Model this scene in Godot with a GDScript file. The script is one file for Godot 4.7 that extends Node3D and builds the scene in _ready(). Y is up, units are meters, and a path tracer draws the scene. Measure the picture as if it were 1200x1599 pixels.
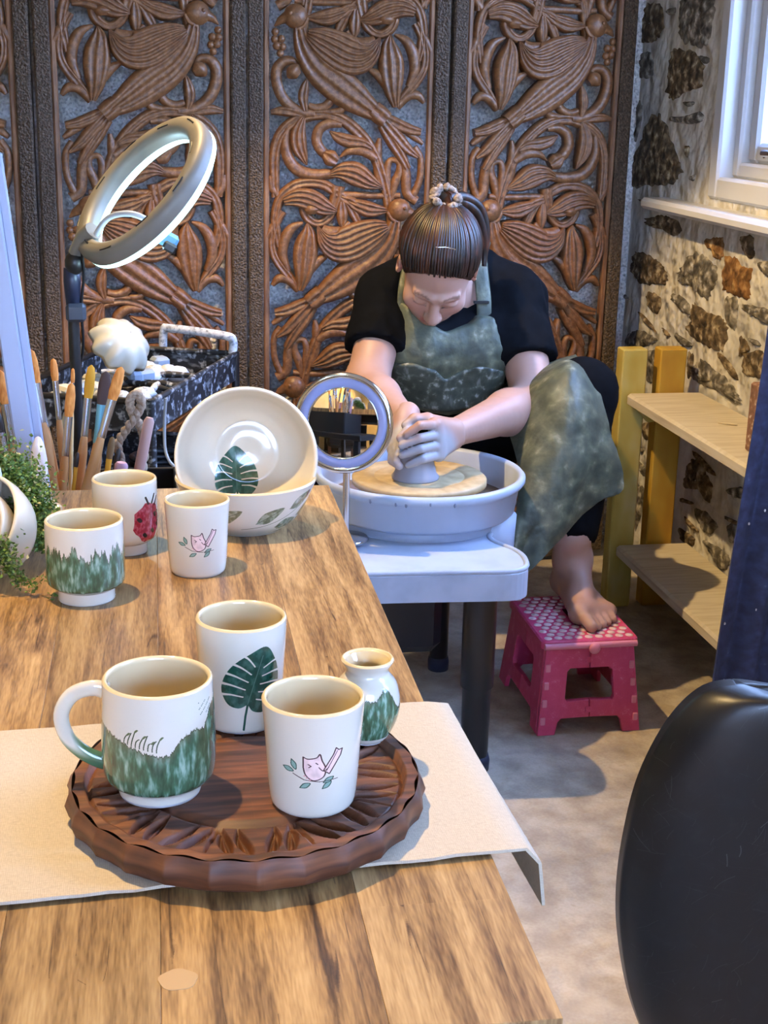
extends Node3D
# A potter's studio: work table with finished cups in front, a potter at her wheel before a carved wooden screen.

const EYE := Vector3(0, 1.22, 0)
const FOCAL := 2200.0
const TABLE := 0.76
const WALL_X := 1.36
const SCREEN_Z := -3.545
var DOWN := Vector3(-170, 7390, 2200).normalized()
var FORE := Vector3.ZERO
var SIDE := Vector3.ZERO
var M := {}
var used := {}
var rng := RandomNumberGenerator.new()

func _ready():
	FORE = Vector3(-412, -665, 2200).normalized()
	FORE = (FORE - DOWN * FORE.dot(DOWN)).normalized()
	SIDE = (-DOWN).cross(-FORE)
	rng.seed = 7
	camera_and_light()
	materials()
	build_room()
	build_stone_wall()
	build_screen()
	build_table()
	build_tray()
	build_cups()
	build_wheel()
	build_mirror()
	build_step_stool()
	build_shelf()
	build_chair()
	build_navy_cloth()
	build_ring_light()
	build_trolley()
	build_brushes()
	build_plant()
	build_person()
	build_far_end()

# ---------------------------------------------------------------- camera, sky, lamps, exposure
func camera_and_light():
	var cam := Camera3D.new()
	cam.name = "camera"
	cam.fov = rad_to_deg(2.0 * atan(799.5 / FOCAL))
	cam.near = 0.05
	var xa := Vector3(SIDE.x, -DOWN.x, -FORE.x)
	var ya := -Vector3(SIDE.y, -DOWN.y, -FORE.y)
	var za := -Vector3(SIDE.z, -DOWN.z, -FORE.z)
	cam.transform = Transform3D(Basis(xa, ya, za), EYE)
	add_child(cam)
	cam.current = true
	var env := Environment.new()
	env.background_mode = Environment.BG_SKY
	var sky := Sky.new()
	var sm := ProceduralSkyMaterial.new()
	sm.sky_top_color = Color(0.60, 0.74, 1.0)
	sm.sky_horizon_color = Color(0.76, 0.86, 1.0)
	sm.ground_bottom_color = Color(0.32, 0.34, 0.38)
	sm.ground_horizon_color = Color(0.5, 0.54, 0.62)
	sm.sky_energy_multiplier = 6.2
	sm.ground_energy_multiplier = 4.5
	sky.sky_material = sm
	env.sky = sky
	env.tonemap_mode = Environment.TONE_MAPPER_LINEAR
	env.tonemap_exposure = 0.57
	env.sdfgi_enabled = true
	env.ssao_enabled = true
	env.ssil_enabled = true
	var we := WorldEnvironment.new()
	we.name = "world"
	we.environment = env
	add_child(we)

# warm ceiling downlights: [place, aim, energy, cone]
var LAMPS := [
	[Vector3(0.02, 2.26, -2.62), Vector3(0.60, 0, -2.62), 8.0, 39.5],
	[Vector3(-0.26, 2.26, -1.15), Vector3(0.05, 0.76, -0.62), 6.4, 38.5],
	[Vector3(-0.9, 2.26, 1.1), Vector3(-1.5, 0, 1.1), 9.0, 55.0],
]

# ---------------------------------------------------------------- pixel of the photograph -> point on a plane of the room
func ray(u: float, v: float) -> Vector3:
	var c := Vector3(u - 600.0, v - 799.5, FOCAL)
	return Vector3(SIDE.dot(c), (-DOWN).dot(c), (-FORE).dot(c)).normalized()
func py(u: float, v: float, y: float) -> Vector3:
	var d := ray(u, v)
	return EYE + d * ((y - EYE.y) / d.y)
func pz(u: float, v: float, z: float) -> Vector3:
	var d := ray(u, v)
	return EYE + d * ((z - EYE.z) / d.z)
func pxx(u: float, v: float, x: float) -> Vector3:
	var d := ray(u, v)
	return EYE + d * ((x - EYE.x) / d.x)

# ---------------------------------------------------------------- scene tree helpers
func numbered(called: String) -> String:
	if not used.has(called):
		used[called] = 0
		return called
	used[called] += 1
	return "%s_%03d" % [called, used[called]]
func obj(called: String, mesh: Mesh, m: Material, parent: Node = null, at := Vector3.ZERO) -> MeshInstance3D:
	var o := MeshInstance3D.new()
	o.mesh = mesh
	if m != null:
		o.material_override = m
	o.position = at
	if parent == null:
		o.name = numbered(called)
		add_child(o)
	else:
		o.name = called
		parent.add_child(o, true)
	return o
func tag(o: Node, label: String, category: String, group := "", kind := ""):
	if label != "": o.set_meta("label", label)
	if category != "": o.set_meta("category", category)
	if group != "": o.set_meta("group", group)
	if kind != "": o.set_meta("kind", kind)
	return o
func thing(called: String, label: String, category: String, at := Vector3.ZERO, turn := 0.0, group := "") -> Node3D:
	var o := Node3D.new()
	o.name = numbered(called)
	add_child(o)
	o.position = at
	o.rotation.y = turn
	tag(o, label, category, group)
	return o
func struct(called: String, mesh: Mesh, m: Material, at := Vector3.ZERO, label := "") -> MeshInstance3D:
	var o := obj(called, mesh, m, null, at)
	tag(o, label, "", "", "structure")
	return o

# ---------------------------------------------------------------- mesh helpers
func new_st() -> SurfaceTool:
	var st := SurfaceTool.new()
	st.begin(Mesh.PRIMITIVE_TRIANGLES)
	return st
func done(st: SurfaceTool, mesh: ArrayMesh = null) -> ArrayMesh:
	st.generate_normals()
	return st.commit(mesh)
func smooth(st: SurfaceTool, on: bool):
	st.set_smooth_group(0 if on else -1)
# a triangle that faces away from c
func tri_out(st: SurfaceTool, a: Vector3, b: Vector3, c: Vector3, mid: Vector3):
	if (b - a).cross(c - a).dot((a + b + c) / 3.0 - mid) > 0.0:
		var t := b; b = c; c = t
	st.add_vertex(a); st.add_vertex(b); st.add_vertex(c)
func quad_out(st: SurfaceTool, a: Vector3, b: Vector3, c: Vector3, d: Vector3, mid: Vector3):
	tri_out(st, a, b, c, mid); tri_out(st, a, c, d, mid)
# chamfered box
func add_box(st: SurfaceTool, at: Vector3, size: Vector3, bevel := 0.002, basis := Basis.IDENTITY):
	smooth(st, false)
	var h := size * 0.5
	bevel = minf(bevel, minf(h.x, minf(h.y, h.z)) * 0.9)
	var v := {}
	for sx in [-1, 1]:
		for sy in [-1, 1]:
			for sz in [-1, 1]:
				var s := Vector3(sx, sy, sz)
				for ax in 3:
					var p := (h - Vector3.ONE * bevel) * s
					p[ax] = h[ax] * s[ax]
					v[[sx, sy, sz, ax]] = at + basis * p
	for ax in 3:
		var b := (ax + 1) % 3
		var c := (ax + 2) % 3
		for sa in [-1, 1]:
			var k := []
			for q in [[-1, -1], [1, -1], [1, 1], [-1, 1]]:
				var s := [0, 0, 0]
				s[ax] = sa; s[b] = q[0]; s[c] = q[1]
				k.append(v[[s[0], s[1], s[2], ax]])
			quad_out(st, k[0], k[1], k[2], k[3], at)
		for sb in [-1, 1]:
			for sc in [-1, 1]:
				var lo := [0, 0, 0]
				var hi := [0, 0, 0]
				lo[ax] = -1; hi[ax] = 1
				lo[b] = sb; hi[b] = sb; lo[c] = sc; hi[c] = sc
				quad_out(st, v[[lo[0], lo[1], lo[2], b]], v[[hi[0], hi[1], hi[2], b]], v[[hi[0], hi[1], hi[2], c]], v[[lo[0], lo[1], lo[2], c]], at)
	for sx in [-1, 1]:
		for sy in [-1, 1]:
			for sz in [-1, 1]:
				tri_out(st, v[[sx, sy, sz, 0]], v[[sx, sy, sz, 1]], v[[sx, sy, sz, 2]], at)
func box(size: Vector3, bevel := 0.002, basis := Basis.IDENTITY) -> ArrayMesh:
	var st := new_st()
	add_box(st, Vector3.ZERO, size, bevel, basis)
	return done(st)
func box_at(at: Vector3, size: Vector3, bevel := 0.002, basis := Basis.IDENTITY) -> ArrayMesh:
	var st := new_st()
	add_box(st, at, size, bevel, basis)
	return done(st)
# rows of points -> surface; uv from (u0..u1, v0..v1)
func add_grid(st: SurfaceTool, rows: Array, wrap := false, flip := false, uv := Rect2(0, 0, 1, 1), is_smooth := true):
	smooth(st, is_smooth)
	var n := rows.size()
	for i in n - 1:
		var a: PackedVector3Array = rows[i]
		var b: PackedVector3Array = rows[i + 1]
		var m := a.size()
		var last := m if wrap else m - 1
		for j in last:
			var k := (j + 1) % m
			var u0 := uv.position.x + uv.size.x * j / float(last)
			var u1 := uv.position.x + uv.size.x * (j + 1) / float(last)
			var v0 := uv.position.y + uv.size.y * i / float(n - 1)
			var v1 := uv.position.y + uv.size.y * (i + 1) / float(n - 1)
			var q := [[a[j], u0, v0], [a[k], u1, v0], [b[k], u1, v1], [b[j], u0, v1]]
			for t in ([0, 2, 1, 0, 3, 2] if flip else [0, 1, 2, 0, 2, 3]):
				st.set_uv(Vector2(q[t][1], q[t][2]))
				st.add_vertex(q[t][0])
# lathe round y: profile of (radius, height)
func add_lathe(st: SurfaceTool, prof: Array, segs := 48, at := Vector3.ZERO, basis := Basis.IDENTITY, uv := Rect2(0, 0, 1, 1)):
	var rows := []
	for p in prof:
		var r := PackedVector3Array()
		for j in segs:
			var t := TAU * j / segs
			r.append(at + basis * Vector3(p.x * sin(t), p.y, p.x * cos(t)))
		rows.append(r)
	add_grid(st, rows, true, true, uv)
# the same with the picture's height following the true height
func add_painted_lathe(st: SurfaceTool, prof: Array, segs := 64):
	smooth(st, true)
	var y0: float = prof[0].y
	var y1: float = prof[prof.size() - 1].y
	for i in prof.size() - 1:
		for j in segs:
			var q := []
			for e in [[i, j], [i, j + 1], [i + 1, j + 1], [i + 1, j]]:
				var a: float = TAU * (e[1] % segs) / segs
				var r: Vector2 = prof[e[0]]
				q.append([Vector3(r.x * sin(a), r.y, r.x * cos(a)), Vector2(e[1] / float(segs), 1.0 - (r.y - y0) / (y1 - y0))])
			for k in [0, 2, 1, 0, 3, 2]:
				st.set_uv(q[k][1])
				st.add_vertex(q[k][0])
func lathe(prof: Array, segs := 48, at := Vector3.ZERO, basis := Basis.IDENTITY) -> ArrayMesh:
	var st := new_st()
	add_lathe(st, prof, segs, at, basis)
	return done(st)
func curve(pts: Array, per := 8) -> Array:   # Catmull-Rom through Vector2 / Vector3 / Vector4 values
	var out := []
	var n := pts.size()
	for i in n - 1:
		var p0 = pts[maxi(i - 1, 0)]
		var p1 = pts[i]
		var p2 = pts[i + 1]
		var p3 = pts[mini(i + 2, n - 1)]
		for k in per:
			var t := k / float(per)
			out.append(0.5 * ((2.0 * p1) + (p2 - p0) * t + (2.0 * p0 - 5.0 * p1 + 4.0 * p2 - p3) * t * t + (3.0 * p1 - p0 - 3.0 * p2 + p3) * t * t * t))
	out.append(pts[n - 1])
	return out
# tube along points; radius a number or an array; squash flattens along the frame's second axis
func add_tube(st: SurfaceTool, pts: Array, radius, segs := 10, closed := false, squash := 1.0, caps := true, hint := Vector3.UP):
	var n := pts.size()
	var rows := []
	var nrm := Vector3.ZERO
	for i in n:
		var t: Vector3
		if closed:
			t = (pts[(i + 1) % n] - pts[(i - 1 + n) % n]).normalized()
		else:
			t = (pts[mini(i + 1, n - 1)] - pts[maxi(i - 1, 0)]).normalized()
		if i == 0:
			nrm = hint - t * hint.dot(t)
			if nrm.length() < 0.05:
				nrm = Vector3.RIGHT - t * t.x
				if nrm.length() < 0.05:
					nrm = Vector3.BACK - t * t.z
		else:
			nrm = nrm - t * nrm.dot(t)
		nrm = nrm.normalized()
		var bi := t.cross(nrm)
		var r: float = radius[i] if radius is Array else radius
		var row := PackedVector3Array()
		for j in segs:
			var a := TAU * j / segs
			row.append(pts[i] + bi * (cos(a) * r) + nrm * (sin(a) * r * squash))
		rows.append(row)
	if closed:
		rows.append(rows[0])
	add_grid(st, rows, true, true)
	if caps and not closed:
		smooth(st, false)
		for e in [0, n - 1]:
			var row: PackedVector3Array = rows[e]
			var mid: Vector3 = pts[1] if e == 0 else pts[n - 2]
			for j in segs:
				tri_out(st, pts[e], row[j], row[(j + 1) % segs], mid)
func tube(pts: Array, radius, segs := 10, closed := false, squash := 1.0) -> ArrayMesh:
	var st := new_st()
	add_tube(st, pts, radius, segs, closed, squash)
	return done(st)
func add_ball(st: SurfaceTool, at: Vector3, r: Vector3, segs := 12, basis := Basis.IDENTITY):
	var rows := []
	for i in segs / 2 + 1:
		var p := PI * i / (segs / 2)
		var row := PackedVector3Array()
		for j in segs:
			var t := TAU * j / segs
			row.append(at + basis * Vector3(r.x * sin(p) * sin(t), -r.y * cos(p), r.z * sin(p) * cos(t)))
		rows.append(row)
	add_grid(st, rows, true, true)
func ball(at: Vector3, r: Vector3, segs := 12, basis := Basis.IDENTITY) -> ArrayMesh:
	var st := new_st()
	add_ball(st, at, r, segs, basis)
	return done(st)
# a flat outline (x, y) given depth along z, edges bevelled, mapped by frame
func add_prism(st: SurfaceTool, poly: PackedVector2Array, depth: float, frame: Transform3D, bevel := 0.0):
	smooth(st, false)
	if Geometry2D.is_polygon_clockwise(poly):
		poly.reverse()
	var tris := Geometry2D.triangulate_polygon(poly)
	var n := poly.size()
	var inner := poly
	if bevel > 0.0:
		inner = PackedVector2Array()
		for i in n:
			var a := poly[(i - 1 + n) % n]
			var b := poly[i]
			var c := poly[(i + 1) % n]
			var e1 := (b - a).normalized()
			var e2 := (c - b).normalized()
			var nn := (Vector2(-e1.y, e1.x) + Vector2(-e2.y, e2.x)).normalized()
			inner.append(b + nn * bevel)
	var f := func(p: Vector2, z: float) -> Vector3: return frame * Vector3(p.x, p.y, z)
	for i in range(0, tris.size(), 3):
		for k in [0, 2, 1]:
			st.add_vertex(f.call(inner[tris[i + k]], depth))
		for k in [0, 1, 2]:
			st.add_vertex(f.call(poly[tris[i + k]], 0.0))
	for i in n:
		var j := (i + 1) % n
		var a0: Vector3 = f.call(poly[i], 0.0)
		var b0: Vector3 = f.call(poly[j], 0.0)
		var a1: Vector3 = f.call(poly[i], depth - bevel)
		var b1: Vector3 = f.call(poly[j], depth - bevel)
		for q in [a0, a1, b0, b0, a1, b1]: st.add_vertex(q)
		if bevel > 0.0:
			var a2: Vector3 = f.call(inner[i], depth)
			var b2: Vector3 = f.call(inner[j], depth)
			for q in [a1, a2, b1, b1, a2, b2]: st.add_vertex(q)
func prism(poly: PackedVector2Array, depth: float, frame := Transform3D.IDENTITY, bevel := 0.0) -> ArrayMesh:
	var st := new_st()
	add_prism(st, poly, depth, frame, bevel)
	return done(st)
func round_rect(w: float, h: float, r: float, n := 5) -> PackedVector2Array:
	var p := PackedVector2Array()
	for q in 4:
		var c := Vector2((w * 0.5 - r) * [1, -1, -1, 1][q], (h * 0.5 - r) * [1, 1, -1, -1][q])
		for k in n + 1:
			var a: float = PI * 0.5 * (q + k / float(n))
			p.append(c + Vector2(cos(a), sin(a)) * r)
	return p
# a soft sheet: rows of points given thickness
func sheet(rows: Array, thick := 0.002) -> ArrayMesh:
	var st := new_st()
	var n := rows.size()
	var back := []
	for i in n:
		var a: PackedVector3Array = rows[i]
		var r := PackedVector3Array()
		for j in a.size():
			var du: Vector3 = a[mini(j + 1, a.size() - 1)] - a[maxi(j - 1, 0)]
			var dv: Vector3 = rows[mini(i + 1, n - 1)][j] - rows[maxi(i - 1, 0)][j]
			r.append(a[j] - du.cross(dv).normalized() * thick)
		back.append(r)
	add_grid(st, rows, false, true)
	add_grid(st, back, false, false)
	var m: int = rows[0].size()
	var loop_a := PackedVector3Array()
	var loop_b := PackedVector3Array()
	for j in m: loop_a.append(rows[0][j]); loop_b.append(back[0][j])
	for i in range(1, n): loop_a.append(rows[i][m - 1]); loop_b.append(back[i][m - 1])
	for j in range(m - 2, -1, -1): loop_a.append(rows[n - 1][j]); loop_b.append(back[n - 1][j])
	for i in range(n - 2, 0, -1): loop_a.append(rows[i][0]); loop_b.append(back[i][0])
	add_grid(st, [loop_a, loop_b], true, false, Rect2(0, 0, 1, 1), false)
	return done(st)
# bilinear-smooth patch through a coarse net of control points
func patch(net: Array, per_row := 6, per_col := 6) -> Array:
	var wide := []
	for r in net: wide.append(curve(r, per_col))
	var m: int = wide[0].size()
	var cols := []
	for j in m:
		var c := []
		for r in wide: c.append(r[j])
		cols.append(curve(c, per_row))
	var rows := []
	for i in cols[0].size():
		var row := PackedVector3Array()
		for j in m: row.append(cols[j][i])
		rows.append(row)
	return rows

# ---------------------------------------------------------------- materials
func noise(freq: float, octaves := 4, seed_ := 1, kind := FastNoiseLite.TYPE_SIMPLEX_SMOOTH) -> FastNoiseLite:
	var n := FastNoiseLite.new()
	n.noise_type = kind
	n.frequency = freq
	n.seed = seed_
	n.fractal_octaves = octaves
	return n
func ramp(stops: Array) -> Gradient:
	var g := Gradient.new()
	g.offsets = PackedFloat32Array()
	g.colors = PackedColorArray()
	for s in stops: g.add_point(s[0], s[1])
	while g.get_point_count() > stops.size(): g.remove_point(0)
	return g
# picture of noise coloured by a gradient, stretched along one side
func noise_image(w: int, h: int, freq: float, stops: Array, seed_ := 1, octaves := 4, stretch := Vector2i(1, 1), second := 0.0, freq2 := 0.1) -> Image:
	var sw := maxi(w / stretch.x, 4)
	var sh := maxi(h / stretch.y, 4)
	var a := noise(freq, octaves, seed_).get_seamless_image(sw, sh)
	a.convert(Image.FORMAT_L8)
	a.resize(w, h, Image.INTERPOLATE_CUBIC)
	var b: PackedByteArray = a.get_data()
	var c := PackedByteArray()
	if second > 0.0:
		var a2 := noise(freq2, 3, seed_ + 11).get_seamless_image(w, h)
		a2.convert(Image.FORMAT_L8)
		c = a2.get_data()
	var g := ramp(stops)
	var table := PackedByteArray()
	for i in 256:
		var q := g.sample(i / 255.0)
		table.append(int(q.r * 255)); table.append(int(q.g * 255)); table.append(int(q.b * 255))
	var out := PackedByteArray()
	out.resize(w * h * 3)
	for i in w * h:
		var k: int = b[i]
		if second > 0.0: k = clampi(int(k * (1.0 - second) + c[i] * second), 0, 255)
		out[i * 3] = table[k * 3]; out[i * 3 + 1] = table[k * 3 + 1]; out[i * 3 + 2] = table[k * 3 + 2]
	return Image.create_from_data(w, h, false, Image.FORMAT_RGB8, out)
func tex(img: Image) -> ImageTexture:
	img.generate_mipmaps()
	return ImageTexture.create_from_image(img)
func bump(freq: float, strength := 4.0, seed_ := 3, octaves := 4, size := 256) -> ImageTexture:
	var a := noise(freq, octaves, seed_).get_seamless_image(size, size)
	a.convert(Image.FORMAT_RGBA8)
	a.bump_map_to_normal_map(strength)
	return tex(a)
func plain(c: Color, rough := 0.6, metal := 0.0) -> StandardMaterial3D:
	var m := StandardMaterial3D.new()
	m.albedo_color = c
	m.roughness = rough
	m.metallic = metal
	return m
func patterned(img: Image, scale: Vector3, rough := 0.7, world := false, normal_tex: Texture2D = null, normal_scale := 1.0) -> StandardMaterial3D:
	var m := StandardMaterial3D.new()
	m.albedo_texture = tex(img)
	m.roughness = rough
	m.uv1_triplanar = true
	m.uv1_world_triplanar = world
	m.uv1_scale = scale
	if normal_tex != null:
		m.normal_enabled = true
		m.normal_texture = normal_tex
		m.normal_scale = normal_scale
	return m
func c8(r: int, g: int, b: int) -> Color:
	return Color8(r, g, b)

func materials():
	var n1 := bump(0.06, 5.0, 5)
	var n2 := bump(0.15, 6.0, 9)
	M.plaster = patterned(noise_image(512, 512, 0.01, [[0.0, c8(174, 172, 168)], [0.45, c8(198, 197, 194)], [0.6, c8(208, 207, 204)], [1.0, c8(196, 188, 170)]], 4, 5), Vector3.ONE * 0.8, 0.9, true, n1, 0.9)
	M.roughcast = patterned(noise_image(512, 512, 0.12, [[0.0, c8(168, 170, 180)], [0.3, c8(212, 214, 220)], [0.5, c8(238, 239, 243)], [1.0, c8(247, 248, 250)]], 6, 3), Vector3.ONE * 1.6, 0.95, true, n2, 0.8)
	M.cream_wall = patterned(noise_image(256, 256, 0.02, [[0.0, c8(214, 186, 120)], [1.0, c8(232, 208, 150)]], 8, 4), Vector3.ONE * 0.5, 0.9, true)
	M.ceiling = plain(c8(232, 228, 218), 0.9)
	M.floor = patterned(noise_image(1024, 1024, 0.012, [[0.0, c8(140, 129, 116)], [0.4, c8(164, 153, 139)], [0.55, c8(174, 164, 149)], [0.75, c8(186, 177, 162)], [1.0, c8(154, 141, 125)]], 21, 6, Vector2i(1, 1), 0.25, 0.15), Vector3.ONE * 0.9, 0.75, true, n1, 0.4)
	M.white_paint = plain(c8(206, 210, 217), 0.35)
	M.white_plastic = patterned(noise_image(256, 256, 0.02, [[0.0, c8(156, 168, 188)], [0.5, c8(170, 182, 202)], [1.0, c8(178, 188, 206)]], 14, 4), Vector3.ONE * 2.0, 0.35)
	M.stone_grey = patterned(noise_image(512, 512, 0.035, [[0.0, c8(34, 33, 32)], [0.3, c8(70, 67, 62)], [0.5, c8(104, 99, 92)], [0.66, c8(150, 145, 136)], [0.8, c8(196, 192, 184)], [1.0, c8(206, 202, 194)]], 31, 5), Vector3.ONE * 1.5, 0.95, true, n1, 1.0)
	M.stone_brown = patterned(noise_image(512, 512, 0.035, [[0.0, c8(28, 23, 18)], [0.3, c8(62, 51, 38)], [0.5, c8(92, 77, 58)], [0.66, c8(134, 117, 92)], [0.8, c8(184, 172, 148)], [1.0, c8(200, 190, 170)]], 32, 5), Vector3.ONE * 1.5, 0.95, true, n1, 1.0)
	M.stone_ochre = patterned(noise_image(512, 512, 0.035, [[0.0, c8(52, 33, 18)], [0.35, c8(100, 68, 36)], [0.55, c8(134, 96, 56)], [0.75, c8(176, 142, 96)], [1.0, c8(204, 184, 150)]], 33, 5), Vector3.ONE * 1.5, 0.95, true, n1, 1.0)
	M.carved = patterned(noise_image(512, 512, 0.03, [[0.0, c8(60, 37, 22)], [0.35, c8(100, 65, 39)], [0.6, c8(126, 85, 52)], [0.8, c8(146, 104, 70)], [1.0, c8(170, 140, 110)]], 41, 4, Vector2i(1, 1), 0.3, 0.12), Vector3.ONE * 4.0, 0.42, false, n1, 0.25)
	M.carved_dark = patterned(noise_image(512, 512, 0.05, [[0.0, c8(40, 32, 26)], [0.45, c8(78, 64, 52)], [0.65, c8(96, 80, 66)], [1.0, c8(140, 122, 104)]], 42, 4, Vector2i(1, 1), 0.3, 0.2), Vector3.ONE * 4.0, 0.6, false, n2, 1.4)
	M.carved_edge = patterned(noise_image(256, 512, 0.04, [[0.0, c8(84, 58, 40)], [0.5, c8(120, 84, 58)], [1.0, c8(158, 122, 92)]], 43, 4, Vector2i(1, 8)), Vector3.ONE * 3.0, 0.5, false)
	M.linen = patterned(linen_image(), Vector3.ONE * 26.0, 0.95, false)
	M.yellow_post = patterned(noise_image(256, 256, 0.025, [[0.0, c8(196, 184, 130)], [0.4, c8(190, 172, 92)], [0.6, c8(184, 164, 78)], [1.0, c8(176, 152, 60)]], 51, 3), Vector3(2, 1, 2), 0.6, true)
	M.gold_post = patterned(noise_image(256, 256, 0.02, [[0.0, c8(196, 164, 70)], [0.5, c8(184, 144, 44)], [1.0, c8(168, 122, 34)]], 54, 3), Vector3(2, 1, 2), 0.6, true)
	M.pale_board = patterned(noise_image(256, 512, 0.05, [[0.0, c8(184, 172, 148)], [0.5, c8(204, 194, 172)], [1.0, c8(214, 206, 188)]], 52, 4, Vector2i(6, 1)), Vector3.ONE * 2.0, 0.6, true)
	M.pink = patterned(noise_image(256, 256, 0.03, [[0.0, c8(190, 56, 100)], [0.6, c8(200, 68, 112)], [0.75, c8(206, 92, 130)], [0.88, c8(216, 158, 178)], [1.0, c8(222, 188, 198)]], 61, 4, Vector2i(1, 1), 0.35, 0.2), Vector3.ONE * 5.0, 0.45, false)
	M.pink_pale = plain(c8(216, 132, 156), 0.5)
	M.pink_dot = plain(c8(214, 186, 184), 0.6)
	M.black_metal = plain(c8(20, 21, 24), 0.4, 0.0)
	M.splatter = patterned(noise_image(256, 256, 0.03, [[0.0, c8(14, 15, 18)], [0.60, c8(20, 21, 26)], [0.68, c8(96, 100, 108)], [0.8, c8(170, 172, 176)], [1.0, c8(206, 208, 212)]], 71, 4), Vector3.ONE * 6.0, 0.6, false)
	M.splatter_light = patterned(noise_image(256, 256, 0.035, [[0.0, c8(40, 44, 52)], [0.34, c8(110, 116, 126)], [0.5, c8(196, 200, 206)], [1.0, c8(226, 226, 226)]], 72, 4, Vector2i(1, 1), 0.3, 0.2), Vector3.ONE * 9.0, 0.6, false)
	M.chrome = plain(c8(220, 222, 226), 0.12, 1.0)
	M.mirror = plain(c8(240, 240, 240), 0.02, 1.0)
	M.lens_ring = plain(c8(150, 158, 206), 0.3)
	M.clay_grey = plain(c8(148, 148, 156), 0.4)
	M.bat_wood = patterned(noise_image(256, 256, 0.03, [[0.0, c8(164, 142, 104)], [1.0, c8(206, 186, 146)]], 81, 4), Vector3.ONE * 4.0, 0.5)
	M.cream_glaze = glaze(c8(208, 199, 178))
	M.inner_glaze = glaze(c8(206, 190, 152))
	M.bare_clay = plain(c8(202, 200, 200), 0.7)
	M.dark_wood = patterned(noise_image(512, 512, 0.03, [[0.0, c8(40, 22, 13)], [0.4, c8(74, 42, 25)], [0.65, c8(98, 58, 34)], [1.0, c8(128, 82, 50)]], 91, 4, Vector2i(10, 1)), Vector3.ONE * 7.0, 0.55, false)
	M.navy = patterned(noise_image(256, 256, 0.05, [[0.0, c8(32, 36, 56)], [0.6, c8(50, 56, 86)], [0.9, c8(60, 68, 100)], [1.0, c8(116, 122, 142)]], 95, 4), Vector3.ONE * 3.0, 0.9)
	M.black_shell = scuffed_black()

func scuffed_black() -> StandardMaterial3D:
	var img := noise_image(1024, 1024, 0.01, [[0.0, c8(10, 11, 12)], [0.6, c8(14, 15, 17)], [0.8, c8(20, 22, 24)], [1.0, c8(30, 32, 34)]], 96, 5)
	var r := RandomNumberGenerator.new()
	r.seed = 4
	for k in 420:
		var p := Vector2(r.randi() % 1024, r.randi() % 1024)
		var a := -1.0 + r.randfn() * 0.35
		var l := r.randf_range(8, 70)
		var c := c8(30, 32, 35).lerp(c8(92, 94, 96), pow(r.randf(), 3.0))
		var bend := r.randf_range(-0.4, 0.4)
		var q := []
		for i in 5: q.append(p + Vector2(cos(a + bend * i * 0.25), sin(a + bend * i * 0.25)) * l * i * 0.25)
		draw_line(img, q, 0.5 if k % 9 else 1.2, c)
	var m := patterned(img, Vector3.ONE * 3.0, 0.38)
	return m
func glaze(c: Color, rough := 0.16) -> StandardMaterial3D:
	var m := plain(c, rough)
	m.clearcoat_enabled = true
	m.clearcoat = 0.6
	m.clearcoat_roughness = 0.06
	return m
func linen_image() -> Image:
	var img := Image.create(256, 256, false, Image.FORMAT_RGB8)
	var n := noise(0.05, 3, 77)
	for y in 256:
		for x in 256:
			var weave := (0.5 + 0.5 * sin(x * TAU / 8.0)) * (0.5 + 0.5 * sin(y * TAU / 8.0 + (PI if (x / 8) % 2 == 0 else 0.0)))
			var k := 0.9 + 0.07 * weave + 0.06 * n.get_noise_2d(x * 0.4, y * 3.0) + 0.05 * n.get_noise_2d(x * 3.0 + 400, y * 0.4)
			img.set_pixel(x, y, Color(0.77 * k, 0.72 * k, 0.63 * k))
	return img

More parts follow.
